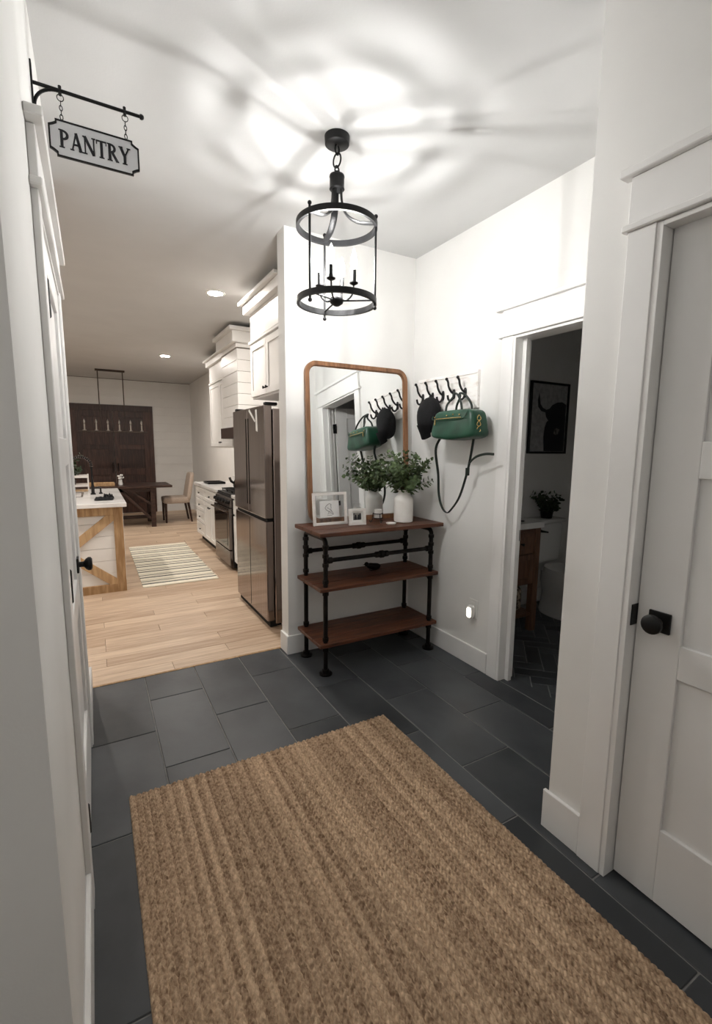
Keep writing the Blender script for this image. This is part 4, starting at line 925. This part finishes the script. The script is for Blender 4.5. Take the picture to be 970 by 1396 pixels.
# dark double doors in the far wall
dd = T('door_4', 'dark stained double doors in the far shiplap wall', 'door', (.43, KF-.014, 0), kind='structure')
D0, D1, DZ = -.37, 1.225, 2.36; Yd = KF-.014
for a, b in ((D0, D0+.10), (D1-.10, D1)): obj('door_jamb', bx(a, b, Yd-.03, Yd, 0, DZ, bev=.003), 'dark_stain', dd)
obj('door_head', bx(D0, D1, Yd-.034, Yd-.002, DZ-.12, DZ+.01, bev=.003), 'dark_stain', dd)
for a, b in ((D0+.10, .4245), (.4325, D1-.10)):
    lf = obj('door_leaf', bx(a, b, Yd-.014, Yd-.001, .01, DZ-.12), 'dark_stain', dd)
    for c, e in ((a, a+.10), (b-.10, b)): obj('stile', bx(c, e, Yd-.03, Yd-.014, .01, DZ-.12, bev=.002), 'dark_stain', lf)
    for c, e in ((.01, .22), (.86, 1.0), (1.42, 1.52), (DZ-.25, DZ-.12)): obj('rail', bx(a+.10, b-.10, Yd-.03, Yd-.014, c, e, bev=.002), 'dark_stain', lf)
    hx = b-.05 if a < 0 else a+.05
    obj('door_handle', tb([(hx, Yd-.031, .92), (hx, Yd-.07, .94), (hx, Yd-.07, 1.10), (hx, Yd-.031, 1.12)], .008, 8), 'black_metal', lf)

# ------------------------------------------------------------------ bathroom
vn = T('bathroom_vanity', 'brown wooden bathroom vanity with open lower shelf', 'vanity', (2.77, 2.75, 0))
V0, V1, VF = 2.372, 3.15, 2.50
obj('carcass', bx(V0+.01, V1-.01, VF+.02, 2.985, .40, .865), 'vanity_wood', vn)
for x_ in (V0, V1-.06):
    for y_ in (VF, 2.93): obj('leg', bx(x_, x_+.06, y_, y_+.055, -.005, .87, bev=.003), 'vanity_wood', vn)
obj('lower_shelf', bx(V0+.02, V1-.02, VF+.01, 2.97, .13, .155, bev=.002), 'vanity_wood', vn)
obj('apron', bx(V0+.06, V1-.06, VF+.005, VF+.02, .84, .868), 'vanity_wood', vn)
w3 = (V1-.06-V0-.06)/2
for k in range(2):
    x0 = V0+.06+k*w3
    d = obj('door', bx(x0+.003, x0+w3-.003, VF+.01, VF+.02, .41, .655), 'vanity_wood', vn)
    for a, b in ((x0+.003, x0+.05), (x0+w3-.05, x0+w3-.003)): obj('stile', bx(a, b, VF+.002, VF+.01, .41, .655, bev=.001), 'vanity_wood', d)
    for a, b in ((.41, .455), (.61, .655)): obj('rail', bx(x0+.05, x0+w3-.05, VF+.002, VF+.01, a, b, bev=.001), 'vanity_wood', d)
    dw = obj('drawer', bx(x0+.003, x0+w3-.003, VF+.004, VF+.02, .665, .835, bev=.002), 'vanity_wood', vn)
    obj('drawer_panel', bx(x0+.04, x0+w3-.04, VF, VF+.004, .70, .80, bev=.001), 'vanity_wood', dw)
    obj('knob', la([(0, -.03), (.012, -.026), (.006, -.01), (.006, 0)], (x0+w3/2, VF, .75), axis='Y', seg=10), 'black_metal', dw, smooth=True)
vt = T('vanity_top', 'white stone top on the bathroom vanity', 'countertop', (2.77, 2.75, .871))
obj('slab', bx(V0-.012, V1+.015, VF-.02, 2.999, .8705, .918, bev=.004), 'quartz', vt); obj('backsplash', bx(V0, V1, 2.98, 2.999, .918, 1.0, bev=.002), 'quartz', vt)
bs = T('storage_basket', 'patterned basket on the lower vanity shelf', 'basket', (2.95, 2.75, .156))
obj('basket_body', sup(nb(), (2.93, 2.74, .256), (.15, .17, .10), .25, .3, 24, 10), 'basket', bs, smooth=True)
obj('basket_rim', tb([(2.93+.135*math.copysign(abs(math.cos(t))**.4, math.cos(t)), 2.74+.155*math.copysign(abs(math.sin(t))**.4, math.sin(t)), .352) for t in [2*PI*k/32 for k in range(32)]], .009, 6, closed=True), 'basket', bs, smooth=True)
sd_ = T('soap_tray', 'low dark tray on the vanity top', 'tray', (2.93, 2.62, .9185))
obj('tray_base', bx(2.80, 3.02, 2.56, 2.70, .9185, .927, bev=.002), 'black_metal', sd_)
obj('soap_cup', la([(0, .9275), (.03, .9275), (.032, .99), (.028, .99), (0, .94)], (2.90, 2.63, 0), seg=14), 'iron_pipe', sd_, smooth=True)
to = T('toilet', 'white toilet with tank beside the vanity', 'toilet', (3.64, 2.6, 0))
obj('tank', sup(nb(), (3.635, 2.885, .64), (.20, .092, .185), .2, .25, 28, 12, lambda p: Vector((p.x*(1+.06*p.z/.185), p.y, p.z))), 'porcelain', to, smooth=True)
ld = obj('tank_lid', bx(3.41, 3.86, 2.782, 2.985, .826, .86, bev=.01, seg=2), 'porcelain', to, smooth=True)
obj('flush_lever', tb([(3.50, 2.79, .765), (3.50, 2.765, .765), (3.57, 2.758, .752)], [.014, .011, .008], 8), 'black_metal', to, smooth=True)
bm = nb(); rows = []
for (zz, rx, ry, cy_) in ((-.005, .11, .22, 2.62), (.02, .115, .23, 2.62), (.10, .10, .21, 2.62), (.20, .115, .22, 2.60), (.30, .165, .26, 2.57), (.38, .185, .285, 2.54), (.405, .186, .287, 2.54)):
    rows.append([bm.verts.new((3.635+rx*math.cos(2*PI*k/28), cy_+ry*math.sin(2*PI*k/28), zz)) for k in range(28)])
for a, b in zip(rows, rows[1:]):
    for k in range(28): bm.faces.new((a[k], a[(k+1) % 28], b[(k+1) % 28], b[k]))
bm.faces.new(rows[0][::-1]); bm.faces.new(rows[-1])
obj('bowl', bm, 'porcelain', to, smooth=True)
for nm, z0, z1, k_ in (('seat', .406, .423, 1.0), ('seat_lid', .424, .448, .99)):
    obj(nm, prism(nb(), [(3.635+.19*k_*math.cos(2*PI*k/28), 2.535+.255*k_*math.sin(2*PI*k/28)) for k in range(28)], lambda u, v, d: Vector((u, v, d)), z0, z1), 'porcelain', to, smooth=True)
bp = T('potted_plant', 'dark leafy plant in a small pot on the toilet tank', 'plant', (3.69, 2.88, .861))
obj('pot', la([(0, .861), (.05, .861), (.06, .95), (.054, .95), (0, .93)], (3.69, 2.88, 0), seg=18), 'iron_pipe', bp, smooth=True)
def clipb(p): p = p.copy(); p.y = min(p.y, 2.975); return p
sb, lb = foliage(random.Random(3), (3.69, 2.88, .95), 13, .08, .22, .06, .19, 'dark_leaf', .06, 7, clip=clipb, squash=(1.1, .6))
obj('stems', sb, 'stem', bp); tag(obj('foliage', lb, 'dark_leaf', bp), kind='stuff')
# picture of a long-horned bull
P0, P1, Q0, Q1, PY = 3.50, 4.035, 1.46, 2.12, 2.999
pc_ = T('wall_picture', 'black framed picture of a long-horned bull in the bathroom', 'picture', ((P0+P1)/2, PY, Q0))
for nm, a in (('frame_side', (P0, P0+.02, Q0, Q1)), ('frame_side', (P1-.02, P1, Q0, Q1)), ('frame_rail', (P0+.02, P1-.02, Q0, Q0+.02)), ('frame_rail', (P0+.02, P1-.02, Q1-.02, Q1))):
    obj(nm, bx(a[0], a[1], PY-.025, PY, a[2], a[3], bev=.002), 'black_metal', pc_)
cv = obj('print', bx(P0+.02, P1-.02, PY-.012, PY-.004, Q0+.02, Q1-.02), 'grey_paper', pc_)
uv = lambda l: [(P0+.02+(P1-P0-.04)*u, Q0+.02+(Q1-Q0-.04)*v) for u, v in l]
fpic = lambda u, v, d: Vector((u, PY-.012-d, v))
shapes = [('horn', [(.20, .88), (.17, .76), (.19, .66), (.28, .60), (.40, .585), (.42, .625), (.32, .65), (.25, .70), (.225, .78)]),
          ('head', [(.38, .62), (.42, .52), (.50, .46), (.56, .30), (.70, .24), (.86, .27), (.95, .45), (.98, .60), (.98, .72), (.86, .755), (.72, .745), (.58, .70), (.50, .64)]),
          ('bull_body', [(.45, .45), (.40, .36), (.38, .22), (.40, .10), (.41, .005), (.98, .005), (.98, .55), (.80, .50), (.60, .50)])]
for k, (nm, l) in enumerate(shapes): obj(nm, prism(nb(), uv(l), fpic, 0, .0008+.0003*k), 'ink', cv)
obj('muzzle', prism(nb(), uv([(.66, .27), (.74, .25), (.82, .28), (.82, .34), (.74, .36), (.67, .33)]), fpic, .0008, .0020), 'photo_dark', cv)
